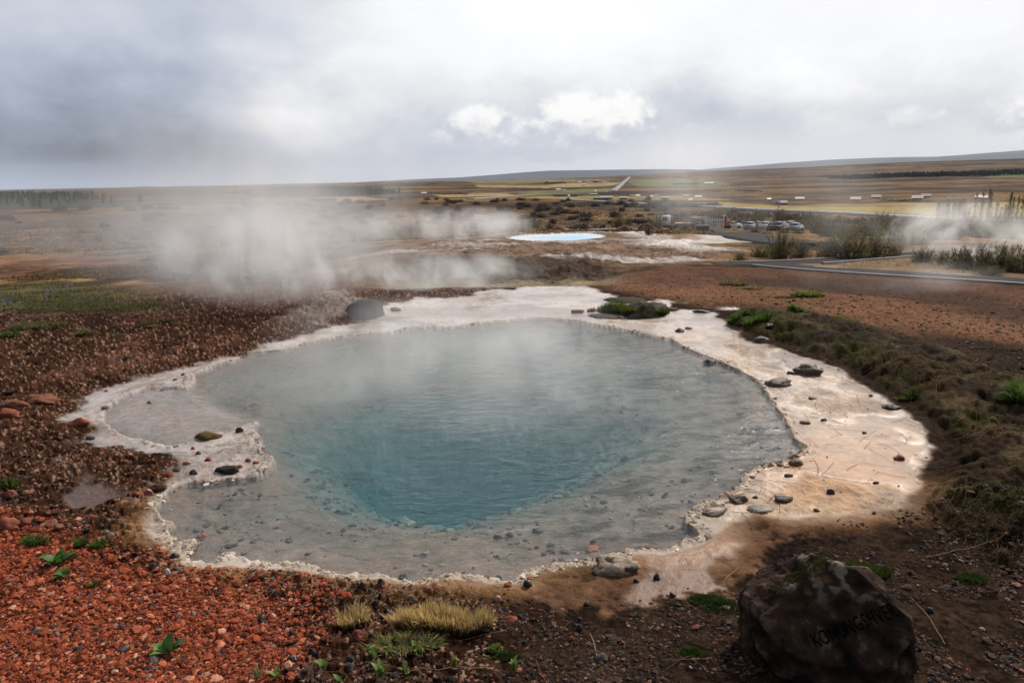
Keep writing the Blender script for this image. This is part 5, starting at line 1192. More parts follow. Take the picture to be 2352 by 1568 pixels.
# ------------------------------------------------------------------ houses on the plain
_hm = {}
def hmat(c):
    if c not in _hm: _hm[c] = mat('house_paint', base=c, rough=.6, n_scale=.8, n_amt=.2)
    return _hm[c]
WH = (.72, .71, .69); PEACH = (.66, .50, .40); PINK_R = (.42, .27, .26); GRY = (.30, .30, .31); DRK = (.05, .048, .05); REDR = (.34, .09, .07); TIM = (.09, .065, .05)
def house(x0, x1, yt, yb, roofc, wallc, label, cat='house', name='house', wf=.45, gable=False, wins=2, group=None):
    p = a1((x0 + x1) / 2, yb); s = axis_dist(p) / 1568.0; L = (x1 - x0) * s; H = (yb - yt) * s; Dp = max(4.0, min(L * .6, 10))
    az_ = math.atan2(p.x, p.y); gz = zat(p.x, p.y)
    root = empty(name, (p.x, p.y, gz), label, cat, group, -az_)
    hw = H * wf
    bm = NB(); box(bm, (0, Dp / 2, hw / 2 - .5), (L * .94, Dp, hw + 1.0))
    if gable:   # gable end faces the spring
        for yy in (0.0, Dp):
            v = [bm.verts.new((sx_ * L * .47, yy, hw)) for sx_ in (-1, 1)] + [bm.verts.new((0, yy, H * .97))]; bm.faces.new(v)
    else:
        for sx_ in (-1, 1):
            v = [bm.verts.new((sx_ * L * .47, yy, hw)) for yy in (0, Dp)] + [bm.verts.new((sx_ * L * .47, Dp / 2, H * .97))]; bm.faces.new(v)
    part('wall', bm, hmat(wallc), root)
    bm = NB(); o_ = .06 * H + .15
    if gable: pr = [(-L / 2 - o_ * .3, hw - o_ * .5), (0, H), (L / 2 + o_ * .3, hw - o_ * .5)]
    else: pr = [(-o_, hw - o_ * .5), (Dp / 2, H), (Dp + o_, hw - o_ * .5)]
    rowsv = []
    for e in ((-o_, Dp + o_) if gable else (-L / 2, L / 2)):
        rowsv.append([bm.verts.new((q[0], e, q[1] + t_) if gable else (e, q[0], q[1] + t_)) for q in pr for t_ in (0, .18)])
    for i in (0, 2):
        bm.faces.new((rowsv[0][i + 1], rowsv[0][i + 3], rowsv[1][i + 3], rowsv[1][i + 1])); bm.faces.new((rowsv[0][i], rowsv[0][i + 2], rowsv[1][i + 2], rowsv[1][i]))
        for r_ in rowsv: bm.faces.new((r_[i], r_[i + 1], r_[i + 3], r_[i + 2]))
    for i in (0, 4): bm.faces.new((rowsv[0][i], rowsv[0][i + 1], rowsv[1][i + 1], rowsv[1][i]))
    bmesh.ops.recalc_face_normals(bm, faces=bm.faces); part('roof', bm, hmat(roofc), root)
    for k in range(wins):
        bm = NB(); box(bm, ((k + 1) * L * .94 / (wins + 2) - L * .47, -.03, hw * .52), (min(1.6, L * .12), .08, hw * .42)); part('window', bm, M_GLASS, root)
    if wins:
        bm = NB(); box(bm, (L * .94 * (wins + 1) / (wins + 2) - L * .47, -.03, hw * .42), (min(1.2, L * .1), .1, hw * .84)); part('door', bm, M_DARKW, root)
    return root
for h in [
 (1378, 1407, 451.4, 458, GRY, DRK, 'long dark farm building with a pale grey roof above the near road', 'barn', .5, False, 3), (1362, 1379, 454, 459, DRK, DRK, 'low dark shed at the left end of the long farm building', 'shed', .55, False, 1), (1422, 1441, 452.2, 458.2, GRY, DRK, 'open dark barn with grey roof right of the long farm building', 'barn', .55, False, 2),
 (1344.6, 1355, 442, 449, WH, WH, 'white gabled house seen end on behind the near fields', 'house', .4, True, 1), (1355.5, 1373, 444.2, 447.6, GRY, DRK, 'long low grey shed attached behind the white gabled house', 'shed', .5, False, 0), (1304, 1309.5, 449, 452.3, WH, DRK, 'tiny white roofed hut among dark conifers', 'hut', .4, False, 0),
 (1277, 1288, 433.6, 437.6, WH, WH, 'white greenhouse in the green fields left of the far road', 'greenhouse', .5, False, 0), (1290, 1300, 435, 438, GRY, WH, 'low grey building right of the white greenhouse', 'shed', .5, False, 1), (1335, 1344.5, 422, 426.4, WH, (.35, .42, .40), 'white roofed barn on the pale field beyond the greenhouse', 'barn', .5, False, 0),
 (1384, 1399, 417.6, 420.8, PINK_R, WH, 'long white farm with a pink roof just left of the far road', 'farm', .45, False, 2), (1327, 1335.5, 417, 420.3, WH, WH, 'right white house in the farm cluster left of the far road', 'house', .5, False, 1), (1307, 1313, 416.3, 420, WH, WH, 'left white house in the farm cluster beside dark trees', 'house', .5, True, 0), (1345, 1362, 418, 420.6, REDR, (.3, .1, .08), 'long red shed in the farm cluster', 'shed', .5, False, 0),
 (1365, 1371, 437, 439.5, WH, DRK, 'small dark and white shed below the far road', 'shed', .4, False, 0), (1371.5, 1377, 436.7, 439.5, WH, WH, 'small white house below the far road', 'house', .4, True, 0), (1391, 1395, 437.6, 440, PINK_R, WH, 'pinkish hut just left of the foot of the far road', 'hut', .5, False, 0),
 (1447, 1459.5, 448.8, 452, REDR, DRK, 'long house with a red roof near the road junction', 'house', .5, False, 2), (1460, 1470.5, 448.2, 452, WH, GRY, 'white roofed house right of the red roofed one', 'house', .45, False, 2), (1502, 1508.5, 448, 452, WH, WH, 'left white house of a pair with white roofs', 'house', .5, True, 1), (1509, 1516, 447.8, 452, WH, GRY, 'right white house of a pair with white roofs', 'house', .5, True, 1), (1494, 1501, 450.4, 453, WH, GRY, 'low white van shaped hut left of the pair of white houses', 'hut', .5, False, 0), (1522, 1539, 452.6, 456.3, GRY, GRY, 'long grey building behind dark scrub by the near road', 'shed', .5, False, 3),
 (1618.7, 1638, 419, 423, WH, REDR, 'long white roofed shed with a red wall on the far green field', 'shed', .5, False, 0), (1632, 1643, 418, 421, PINK_R, GRY, 'darker barn behind the long white roofed shed', 'barn', .5, False, 0), (1571, 1577.5, 405.4, 408.2, WH, WH, 'lonely white farmhouse on the far skyline field', 'house', .5, False, 0), (1655.5, 1660, 421.6, 425, WH, WH, 'small white hut right of the long white roofed shed', 'hut', .5, True, 0),
 (1569, 1582, 449, 453.4, GRY, DRK, 'dark house with grey roof above the meadow by the road', 'house', .5, False, 2), (1596, 1612, 450.4, 454.8, WH, WH, 'white house with a long white roof above the meadow', 'house', .5, False, 2), (1581.6, 1590, 457.5, 461.3, WH, WH, 'small white shed on dark scrub beside the near road', 'shed', .55, False, 1),
 (1762, 1771, 455.4, 460, WH, GRY, 'small pale cabin behind the twin gabled house', 'cabin', .45, False, 0), (1776, 1791, 459.5, 468.6, GRY, WH, 'left gable of the grey twin gabled house by the tan field', 'house', .4, True, 2), (1791.4, 1807.5, 460.6, 468.8, GRY, TIM, 'right wing of the grey twin gabled house by the tan field', 'house', .4, False, 2),
 (1826.5, 1847, 452.6, 458.8, PEACH, TIM, 'timber cabin with a peach roof, first from the left', 'cabin', .35, False, 2), (1953.7, 1976, 452.4, 460.2, PEACH, TIM, 'timber cabin with a peach roof, middle one of three', 'cabin', .35, False, 2), (2002, 2022.4, 447.6, 455, PINK_R, TIM, 'pink roofed cabin alone on the heath', 'cabin', .35, False, 2), (2095, 2119, 449.5, 458, PEACH, TIM, 'peach roofed cabin standing in front of a pink roofed one', 'cabin', .35, False, 2), (2117, 2136.7, 445.7, 453.6, PINK_R, TIM, 'pink roofed cabin behind the peach roofed one', 'cabin', .35, False, 2), (2239.8, 2252, 448.6, 455, WH, TIM, 'white roofed left half of the cabin behind the poplars', 'cabin', .35, False, 1), (2252.5, 2267, 449.6, 456.5, PEACH, TIM, 'peach roofed right half of the cabin behind the poplars', 'cabin', .35, False, 1),
 (752, 768, 429.4, 434, WH, WH, 'white barn standing alone above the dark conifer wood', 'barn', .55, False, 0), (968, 980, 442, 446.2, WH, DRK, 'white roofed shed on the pale field, centre left', 'shed', .5, False, 1), (899, 910, 436.2, 439, REDR, REDR, 'red hut on the heath beyond the conifers', 'hut', .5, False, 0),
]:
    house(*h[:7], cat=h[7], name={'greenhouse': 'greenhouse'}.get(h[7], h[7]), wf=h[8], gable=h[9], wins=h[10])
# ------------------------------------------------------------------ vehicles and things at the building site
def wheel(bm, x, y, r_=.32, w_=.22): cyl(bm, (x, y - w_ / 2, r_), (x, y + w_ / 2, r_), r_, seg=16)
def place(root, vx, vy, rz=0.0, dz=0.0):
    p = a1(vx, vy); root.location = (p.x, p.y, zat(p.x, p.y) + dz); root.rotation_euler = (0, 0, -math.atan2(p.x, p.y) + rz); return p
def make_car(paint, label, group=None):
    root = empty('parked_car', (0, 0, 0), label, 'car', group)
    bm = NB(); box(bm, (0, 0, .62), (4.3, 1.76, .60), bev=.14); box(bm, (-.2, 0, 1.0), (4.0, 1.7, .25), taper=.93, bev=.06); part('body', bm, paint, root, True)
    bm = NB(); box(bm, (-.25, 0, 1.28), (2.5, 1.56, .5), taper=.76, bev=.07); part('windows', bm, M_GLASS, root, True)
    bm = NB(); box(bm, (-.25, 0, 1.545), (1.8, 1.16, .06), bev=.02); part('roof', bm, paint, root, True)
    for x in (-1.35, 1.35):
        for y in (-.8, .8): bm = NB(); wheel(bm, x, y); part('wheel', bm, M_TYRE, root, True)
    for y in (-.6, .6): bm = NB(); box(bm, (2.13, y, .72), (.08, .34, .16)); part('headlight', bm, M_WHITE, root)
    return root
GP = 'cars parked beyond the far pool'
P_W = mat('car_paint', base=(.7, .7, .7), rough=.3, spec=.5, coat=.6); P_D = mat('car_paint', base=(.05, .05, .055), rough=.3, coat=.6); P_S = mat('car_paint', base=(.32, .33, .35), rough=.3, coat=.6)
for vx, vy, pt, rz, lab in [(1757, 527, P_W, 1.3, 'white car, left one in the front row of parked cars'), (1775, 531, P_D, 1.5, 'black car in the front row of parked cars'), (1789, 531.5, P_D, 1.2, 'dark car with a white side next to the black car'), (1797, 525, P_W, 1.5, 'white car behind the dark cars'), (1815, 524, P_W, 1.5, 'white car farthest back in the car park'), (1826, 530, P_S, 1.2, 'silver car, rightmost of the parked cars'), (1722, 528, P_S, 1.4, 'silver car half hidden by steam left of the other parked cars'), (1740, 523, P_D, 1.4, 'dark car at the back left of the car park'), (1682, 524.5, P_W, .1, 'white pickup beside the orange digger')]:
    place(make_car(pt, lab, GP), vx, vy, rz)
root = empty('lorry', (0, 0, 0), 'white flatbed lorry parked beside brown earth heaps', 'lorry')
bm = NB(); box(bm, (-2.9, 0, 1.75), (1.8, 2.3, 2.1), bev=.16); part('cab', bm, M_WHITE, root, True)
bm = NB(); box(bm, (-3.82, 0, 2.1), (.06, 1.9, .85), bev=.02); part('windscreen', bm, M_GLASS, root)
for y in (-1.16, 1.16): bm = NB(); box(bm, (-3.1, y, 2.15), (1.0, .05, .8)); part('window', bm, M_GLASS, root)
bm = NB(); box(bm, (-3.0, 0, .62), (2.0, 2.25, .4), bev=.05); part('bumper', bm, M_TYRE, root)
bm = NB(); box(bm, (.6, 0, .85), (6.4, .9, .3)); part('chassis', bm, M_STEEL, root)
bm = NB(); box(bm, (1.4, 0, 1.25), (5.0, 2.4, .18)); part('flatbed', bm, M_WOOD, root)
bm = NB(); cyl(bm, (-1.75, -.9, .9), (-1.75, -.9, 3.0), .09); part('exhaust', bm, M_STEEL, root)
for x in (-2.9, .9, 2.3):
    for y in (-1.0, 1.0): bm = NB(); wheel(bm, x, y, .5, .3); part('wheel', bm, M_TYRE, root, True)
place(root, 1563, 528)
root = empty('wire_cage', (0, 0, 0), 'pale wire cage standing on the lorry bed', 'cage')
bm = NB()
for x in np.linspace(-.85, .85, 7):
    for y in (-.8, .8): cyl(bm, (x, y, 0), (x, y, 1.15), .022, seg=5)
for z in (.02, .4, .8, 1.15):
    for y in (-.8, .8): box(bm, (0, y, z), (1.75, .04, .04))
    for x in (-.85, .85): box(bm, (x, 0, z), (.04, 1.6, .04))
part('frame', bm, M_STEEL, root); bm = NB(); box(bm, (0, 0, .55), (1.5, 1.4, 1.0), bev=.05); part('load', bm, mat('pale_sheet', base=(.45, .47, .49), rough=.4), root)
_p = a1(1563, 528); _a = -math.atan2(_p.x, _p.y); root.location = (_p.x + 2.9 * math.cos(_a), _p.y + 2.9 * math.sin(_a), zat(_p.x, _p.y) + 1.345); root.rotation_euler = (0, 0, _a)
root = empty('excavator', (0, 0, 0), 'small orange digger with a raised arm parked behind the white gate', 'digger')
for y in (-.75, .75): bm = NB(); box(bm, (0, y, .3), (2.2, .4, .6), bev=.18); part('track', bm, M_TYRE, root)
bm = NB(); box(bm, (-.1, 0, .95), (1.9, 1.6, .65), bev=.1); box(bm, (.55, .2, 1.4), (.9, .9, .5), bev=.1); part('body', bm, M_ORANGE, root)
bm = NB(); box(bm, (-.45, -.15, 1.95), (1.05, 1.0, 1.4), taper=.9, bev=.05); part('cab', bm, M_GLASS, root)
bm = NB(); box(bm, (-.45, -.15, 2.68), (1.05, 1.0, .08)); part('cab_roof', bm, M_ORANGE, root)
bm = NB()
for a, b, r_ in (((.9, -.3, 1.2), (1.3, -.3, 2.7), .16), ((1.3, -.3, 2.7), (1.9, -.3, 3.1), .14)): cyl(bm, a, b, r_, seg=8)
part('boom', bm, M_ORANGE, root)
bm = NB(); cyl(bm, (1.9, -.3, 3.15), (2.15, -.3, 1.7), .11, seg=8); part('dipper', bm, M_ORANGE, root)
bm = NB(); box(bm, (2.1, -.3, 1.45), (.5, .6, .5), taper=.7); part('bucket', bm, M_STEEL, root)
place(root, 1667, 526)
root = empty('white_gate', (0, 0, 0), 'white picket gate panel at the head of the gravel path', 'gate')
for x in np.linspace(-.75, .75, 7): bm = NB(); box(bm, (x, 0, .75), (.12, .05, 1.3)); part('picket', bm, M_WHITE, root)
for z in (.3, 1.25): bm = NB(); box(bm, (0, .06, z), (1.7, .06, .14)); part('rail', bm, M_WHITE, root)
for x in (-.95, .95): bm = NB(); box(bm, (x, 0, .85), (.14, .14, 1.7)); part('post', bm, M_WHITE, root)
place(root, 1640, 535)
def crate(vx, vy, s, m_, label, name='crate'):
    root = empty(name, (0, 0, 0), label, 'crate')
    bm = NB(); box(bm, (0, 0, s[2] / 2), s, bev=.03); part('box', bm, m_, root)
    bm = NB(); box(bm, (0, 0, s[2] + .04), (s[0] * 1.06, s[1] * 1.06, .08), bev=.02); part('lid', bm, m_, root); place(root, vx, vy)
crate(1613, 537, (1.2, 1.0, .75), M_DARKW, 'dark bin beside the gravel path left of the white gate')
crate(1384, 526.5, (1.2, 1.0, 1.0), M_DARKW, 'dark brown crate between the two big earth heaps')
def post(vx, vy, hpx, label, m_, name='marker_post', capm=None):
    p = a1(vx, vy); s = axis_dist(p) / 1568.0; root = empty(name, (p.x, p.y, zat(p.x, p.y)), label, 'post'); h = hpx * s; r_ = h * .11
    bm = NB(); cyl(bm, (0, 0, -.1), (0, 0, h * .9), r_, r_ * .9); part('shaft', bm, m_, root); bm = NB(); cyl(bm, (0, 0, h * .9), (0, 0, h), r_ * 1.15, r_ * .7); part('cap', bm, capm or m_, root)
post(1085, 525, 8, 'short white marker post among shrubs behind the milky pool', M_WHITE)
post(72, 548, 14, 'dark wooden post standing alone in the heath at the left', M_DARKW, 'wooden_post')
# earth heaps
M_EARTH = mat('turned_earth', attr=True, rough=.95, n_scale=1.5, n_amt=.5, bump=2, bump_d=.2)
for k, (x0, x1, yt, yb, lab) in enumerate([(1302, 1362, 512, 527, 'brown earth heap left of the dark crate'), (1405, 1470, 515, 532, 'long brown earth heap left of the lorry'), (1455, 1516, 514, 533, 'reddish earth heap touching the lorry'), (1265, 1298, 519, 527, 'small low earth heap, farthest left of the heaps')]):
    p = a1((x0 + x1) / 2, yb); s = axis_dist(p) / 1568; w_ = (x1 - x0) * s / 2; h = (yb - yt) * s
    n = 40; gx, gy = np.meshgrid(np.linspace(-1.15, 1.15, n), np.linspace(-1.15, 1.15, n)); r_ = np.hypot(gx, gy)
    z = h * np.clip(1 - r_ ** 1.6, 0, 1) ** .7 * (1 + .5 * fbm(gx * w_ + k * 9, gy * w_, 5, 4, k)) + fbm(gx * w_ + k * 30, gy * w_, 1.2, 3, 4) * .25 * (r_ < 1) - .5 * (r_ >= 1)
    V = np.stack([gx * w_, gy * w_ * .55, z], -1).reshape(-1, 3); ii = np.arange(n * n).reshape(n, n)
    F = np.stack([ii[:-1, :-1], ii[:-1, 1:], ii[1:, 1:], ii[1:, :-1]], -1).reshape(-1, 4)
    nn = fbm(V[:, 0] + 7 * k, V[:, 1], 2.0, 4, 8); C_ = np.array([.14, .07, .04])[None] * (1 + .6 * nn)[:, None]
    o = mesh_obj('earth_heap', V, F, M_EARTH, col=np.clip(C_, .01, .6), label=lab, cat='earth heap'); o.location = (p.x, p.y, zat(p.x, p.y) - .1); o.rotation_euler = (0, 0, -math.atan2(p.x, p.y))
V, F = rock_geo(991, 1.5, .8, .5, 3, .5, .5); o = mesh_obj('scrap_pile', V, F, M_EARTH, col=np.tile([.30, .085, .05], (len(V), 1)), label='low pile of rust red scrap beside the lorry cab', cat='scrap'); _p = a1(1517, 529); o.location = (_p.x, _p.y, zat(_p.x, _p.y) + .1)
# ------------------------------------------------------------------ shrubs and trees
def sticks(P0, P1, r0, r1, bend=None, seg=2):
    """three sided tapering twigs"""
    n = len(P0); d = P1 - P0; u_ = np.cross(d, np.array([0.3, .2, 1.0])[None]); u_ /= np.linalg.norm(u_, axis=1)[:, None] + 1e-9; v_ = np.cross(d, u_); v_ /= np.linalg.norm(v_, axis=1)[:, None] + 1e-9
    rows = []
    for k in range(seg + 1):
        t_ = k / seg; c = P0 + d * t_ + (0 if bend is None else bend * (4 * t_ * (1 - t_)))
        r_ = (r0 * (1 - t_) + r1 * t_)[:, None]
        for j in range(3): rows.append(c + (u_ * math.cos(j * 2.094) + v_ * math.sin(j * 2.094)) * r_)
    V = np.stack(rows, 1); nv = 3 * (seg + 1); b = (np.arange(n) * nv)[:, None]
    Q = np.concatenate([b + np.array([[k * 3 + j, k * 3 + (j + 1) % 3, (k + 1) * 3 + (j + 1) % 3, (k + 1) * 3 + j]]) for k in range(seg) for j in range(3)])
    return V.reshape(-1, 3), Q
def leaf_quads(P, size, rg):
    n = len(P); a = rg.normal(0, 1, (n, 3)); a /= np.linalg.norm(a, axis=1)[:, None]; b = np.cross(a, rg.normal(0, 1, (n, 3))); b /= np.linalg.norm(b, axis=1)[:, None] + 1e-9
    s = (size * rg.uniform(.6, 1.4, n))[:, None]
    V = np.stack([P - a * s, P + b * s * .55, P + a * s, P - b * s * .55], 1).reshape(-1, 3)
    return V, (np.arange(n) * 4)[:, None] + np.arange(4)[None]
M_TWIG = mat('twigs', attr=True, rough=.85)
M_FOL = mat('foliage', attr=True, rough=.55, spec=.2, trans=.4)
def shrub_meshes(seed, nst, spread, leafn, leafc, twigc, lsize=.035, low=False):
    """one metre high bush"""
    rg = np.random.default_rng(seed)
    th = rg.uniform(0, 6.283, nst); rr = rg.uniform(.15, 1, nst) * spread; hh = rg.uniform(.6, 1.0, nst) * (1 - .3 * (rr / spread) ** 2)
    B = np.stack([np.cos(th) * rr * .22, np.sin(th) * rr * .22, np.full(nst, -.03)], 1); Tp = np.stack([np.cos(th) * rr * .9, np.sin(th) * rr * .9, hh], 1)
    V, Q = sticks(B, Tp, np.full(nst, .011), np.full(nst, .004), np.stack([np.cos(th) * .05, np.sin(th) * .05, rg.uniform(0, .05, nst)], 1))
    Vs = [V]; Qs = [Q]; off = len(V); tips = [Tp]
    m_ = 9
    t_ = rg.uniform(.25, .95, (nst, m_)); P0 = (B[:, None] + (Tp - B)[:, None] * t_[..., None]).reshape(-1, 3)
    dv = np.repeat(Tp - B, m_, 0) * .5 + rg.normal(0, .22, (nst * m_, 3)) + np.array([0, 0, .12])[None]; L = rg.uniform(.12, .34, nst * m_)[:, None]
    P1 = P0 + dv / np.linalg.norm(dv, axis=1)[:, None] * L
    V, Q = sticks(P0, P1, np.full(len(P0), .0055), np.full(len(P0), .0022), seg=1); Vs.append(V); Qs.append(Q + off); off += len(V)
    if low:
        m2 = nst * 5; th2 = rg.uniform(0, 6.283, m2); q0 = np.stack([np.cos(th2), np.sin(th2)], 1) * (rg.uniform(0, spread * .75, m2))[:, None]; A = np.concatenate([q0, np.full((m2, 1), -.03)], 1); Bq = A + np.stack([np.cos(th2) * .16, np.sin(th2) * .16, rg.uniform(.2, .6, m2)], 1)
        V, Q = sticks(A, Bq, np.full(m2, .006), np.full(m2, .002), seg=1); Vs.append(V); Qs.append(Q + off); off += len(V); P0 = np.concatenate([P0, A, A]); P1 = np.concatenate([P1, Bq, Bq])
    V = np.concatenate(Vs); C_ = np.asarray(twigc)[None] * rg.uniform(.6, 1.3, (len(V), 1))
    me_t = bpy.data.meshes.new('stems'); o = mesh_obj('stems', V, np.concatenate(Qs), M_TWIG, col=C_)
    me_t = o.data; bpy.data.objects.remove(o)
    k = rg.integers(0, len(P0), leafn); q = rg.uniform(.3, 1.05, leafn)[:, None]
    LP = P0[k] + (P1 - P0)[k] * q + rg.normal(0, .018, (leafn, 3)); LP[:, 2] = np.maximum(LP[:, 2], .03)
    V, Q = leaf_quads(LP, lsize, rg); cl = .6 + .8 * (fbm(LP[:, 0] * 3 + seed, LP[:, 2] * 3, .8, 3, seed) * .5 + .5)
    C_ = np.repeat(np.asarray(leafc)[None] * (cl * rg.uniform(.6, 1.3, leafn))[:, None], 4, 0)
    o = mesh_obj('foliage', V, Q, M_FOL, col=np.clip(C_, .01, .6), smoothf=False); me_l = o.data; bpy.data.objects.remove(o)
    return me_t, me_l
def put(name, meshes, vx, vy, wpx, hpx, label, cat, group, seed):
    p = a1(vx, vy); s = axis_dist(p) / 1568.0; gz = zat(p.x, p.y); rg = random.Random(seed)
    root = empty(name, (p.x, p.y, gz), label, cat, group, rg.uniform(0, 6.28)); root.scale = (wpx * s / 1.3, wpx * s / 1.3, hpx * s)
    for nm, me in zip(('stems', 'foliage') if name != 'poplar' else ('trunk', 'crown'), meshes):
        o = bpy.data.objects.new(nm, me); COL.objects.link(o); o.parent = root
    return root
YG = (.25, .22, .075); OL = (.18, .145, .06); DB = (.07, .046, .03); TW = (.115, .085, .062)
SH = [shrub_meshes(400 + i, 34, .75, 1700, c, TW, .026, True) for i, c in enumerate((YG, OL, (.19, .175, .06)))]
SD = [shrub_meshes(410 + i, 30, .8, 1500, DB, (.05, .038, .03), .05, True) for i in range(3)]
SX = [shrub_meshes(420 + i, 24, .6, 700, (.15, .13, .05), TW, .028, True) for i in range(2)]
BIG = [(1790, 594, 84, 66, 'leafy olive birch bush beside the first bend of the footpath'), (1835, 592, 56, 46, 'smaller bush at the right foot of the olive birch bush'), (1742, 592, 46, 28, 'low sparse bush left of the olive birch bush'), (1700, 598, 40, 20, 'small yellowish bush at the left start of the footpath'), (1905, 592, 66, 56, 'left bush of the steamy group by the footpath'), (1952, 594, 90, 72, 'tallest bush of the steamy group by the footpath'), (2003, 592, 80, 60, 'right bush of the steamy group by the footpath'), (2042, 588, 56, 48, 'thin bush at the right end of the steamy group'),
       (2120, 603, 56, 40, 'thin birch bush between the two arms of the footpath'), (2165, 608, 46, 34, 'low thin bush right of the thin birch bush'), (2210, 616, 80, 50, 'bush at the left of the thick steam on the right'), (2252, 620, 96, 62, 'round bush under the thick steam on the right'), (2305, 622, 96, 62, 'dense green bush right of the round bush in steam'), (2350, 626, 96, 66, 'bush at the right edge under the steam'), (2270, 634, 60, 26, 'low bush in front of the round bush in steam')]
for k, (vx, vy, w_, h, lab) in enumerate(BIG): put('birch_bush', SH[k % 3], vx, vy, w_, h, lab, 'bush', 'bushes along the footpath', k)
rg = random.Random(9)
rows_ = [('young yellow green shrub in the row behind the milky pool', 'shrubs in the row behind the milky pool', [(x, 526 + rg.uniform(-3, 10) + max(0, (1100 - x) * .03), rg.uniform(28, 46), rg.uniform(18, 34)) for x in [780, 812, 850, 880, 905, 940, 965, 1000, 1030, 1062, 1085, 1112, 1140, 1168, 1200, 1232, 1262, 1318, 1342, 1372]], SX),
         ('olive shrub growing around the lorry and digger', 'shrubs around the building site', [(1420, 524, 36, 30), (1440, 521, 34, 24), (1505, 530, 46, 46), (1525, 528, 46, 34), (1490, 546, 30, 28), (1548, 526, 40, 26), (1575, 530, 40, 22), (1612, 526, 46, 24), (1634, 520, 40, 26), (1650, 512, 46, 30), (1690, 514, 50, 32), (1720, 516, 44, 30), (1745, 514, 46, 34), (1790, 512, 50, 36), (1840, 524, 50, 34), (1870, 528, 50, 40), (1735, 536, 40, 16), (1762, 538, 34, 13), (1800, 539, 40, 15), (1832, 540, 40, 18), (1590, 534, 34, 10), (1555, 535, 30, 9)], SX + SH[:1]),
         ('dark olive bush in the thicket below the road on the right', 'bushes of the thicket on the right', [(x, 540 + (x - 1880) * .022 + rg.uniform(-12, 8), rg.uniform(48, 74), rg.uniform(34, 54)) for x in range(1880, 2360, 21)], SH),
         ('bare twiggy shrub at the roadside on the right', 'shrubs along the near road', [(x, 484 + (x - 1560) * .047 + rg.uniform(4, 13), rg.uniform(22, 44), rg.uniform(12, 24)) for x in range(1570, 2350, 24)] + [(x, 462 + (x - 1400) * .047 + rg.uniform(0, 12), rg.uniform(20, 44), rg.uniform(8, 15)) for x in range(1400, 1640, 14)], SD + SX)]
kk = 0
for lab, gp, L, ms in rows_:
    for (vx, vy, w_, h) in L: put('shrub', ms[kk % len(ms)], vx, vy, w_, h, lab, 'shrub', gp, 50 + kk); kk += 1
L = []
for _ in range(150):
    vx = rg.uniform(560, 1560); vy = 458 + 60 * rg.random() ** 1.4; k_ = (vy - 440) / 60
    L.append((vx, vy, rg.uniform(16, 34) * (.5 + .6 * k_), rg.uniform(6, 13) * (.5 + .6 * k_)))
for _ in range(70): L.append((rg.uniform(-20, 760), rg.uniform(478, 600), rg.uniform(14, 36), rg.uniform(6, 15)))
for k, (vx, vy, w_, h) in enumerate(L): put('scrub_bush', SD[k % 3], vx, vy, w_, h, 'low dark scrub bush scattered over the tawny heath', 'shrub', 'scrub bushes on the heath', 300 + k)
# slender poplars by the road on the right
def poplar_mesh(seed):
    rg = np.random.default_rng(seed); n = 46; z = rg.uniform(.16, .97, n); th = rg.uniform(0, 6.28, n)
    P0 = np.stack([np.zeros(n), np.zeros(n), z], 1); L = (.16 * (1 - z) + .05) * rg.uniform(.6, 1.2, n)
    P1 = P0 + np.stack([np.cos(th) * L * .5, np.sin(th) * L * .5, L], 1)
    Va, Qa = sticks(np.array([[0, 0, -.02.real]]), np.array([[.01, 0, 1.0]]), np.array([.012]), np.array([.003]), seg=4); Vb, Qb = sticks(P0, P1, np.full(n, .004), np.full(n, .0015), seg=1)
    V = np.concatenate([Va, Vb]); o = mesh_obj('trunk', V, np.concatenate([Qa, Qb + len(Va)]), M_TWIG, col=np.tile([.075, .058, .045], (len(V), 1))); a = o.data; bpy.data.objects.remove(o)
    m_ = 760; k = rg.integers(0, n, m_); LP = P0[k] + (P1 - P0)[k] * rg.uniform(.3, 1.1, m_)[:, None] + rg.normal(0, .008, (m_, 3))
    V, Q = leaf_quads(LP, .011, rg); o = mesh_obj('crown', V, Q, M_FOL, col=np.repeat(np.array([.21, .175, .045])[None] * rg.uniform(.5, 1.3, (m_, 1)), 4, 0), smoothf=False); b = o.data; bpy.data.objects.remove(o)
    return a, b
PO = [poplar_mesh(500 + i) for i in range(4)]
for k in range(58):
    vx = 2148 + 62 * rg.random() if k < 30 else 2205 + 190 * rg.random(); tall = vx > 2225 and rg.random() < .55
    h = rg.uniform(58, 78) if tall else rg.uniform(38, 52)
    p = a1(vx, 509 + (vx - 2150) * .045 + rg.uniform(-4, 1)); s = axis_dist(p) / 1568; root = empty('poplar', (p.x, p.y, zat(p.x, p.y)), ('tall thin poplar rising above the cabins on the right' if tall else 'slender young poplar in the row by the road on the right'), 'tree', ('tall poplars by the road' if tall else 'young poplars by the road'), rg.uniform(0, 6.28)); root.scale = (h * s * 1.1, h * s * 1.1, h * s)
    for nm, me in zip(('trunk', 'crown'), PO[k % 4]): o = bpy.data.objects.new(nm, me); COL.objects.link(o); o.parent = root
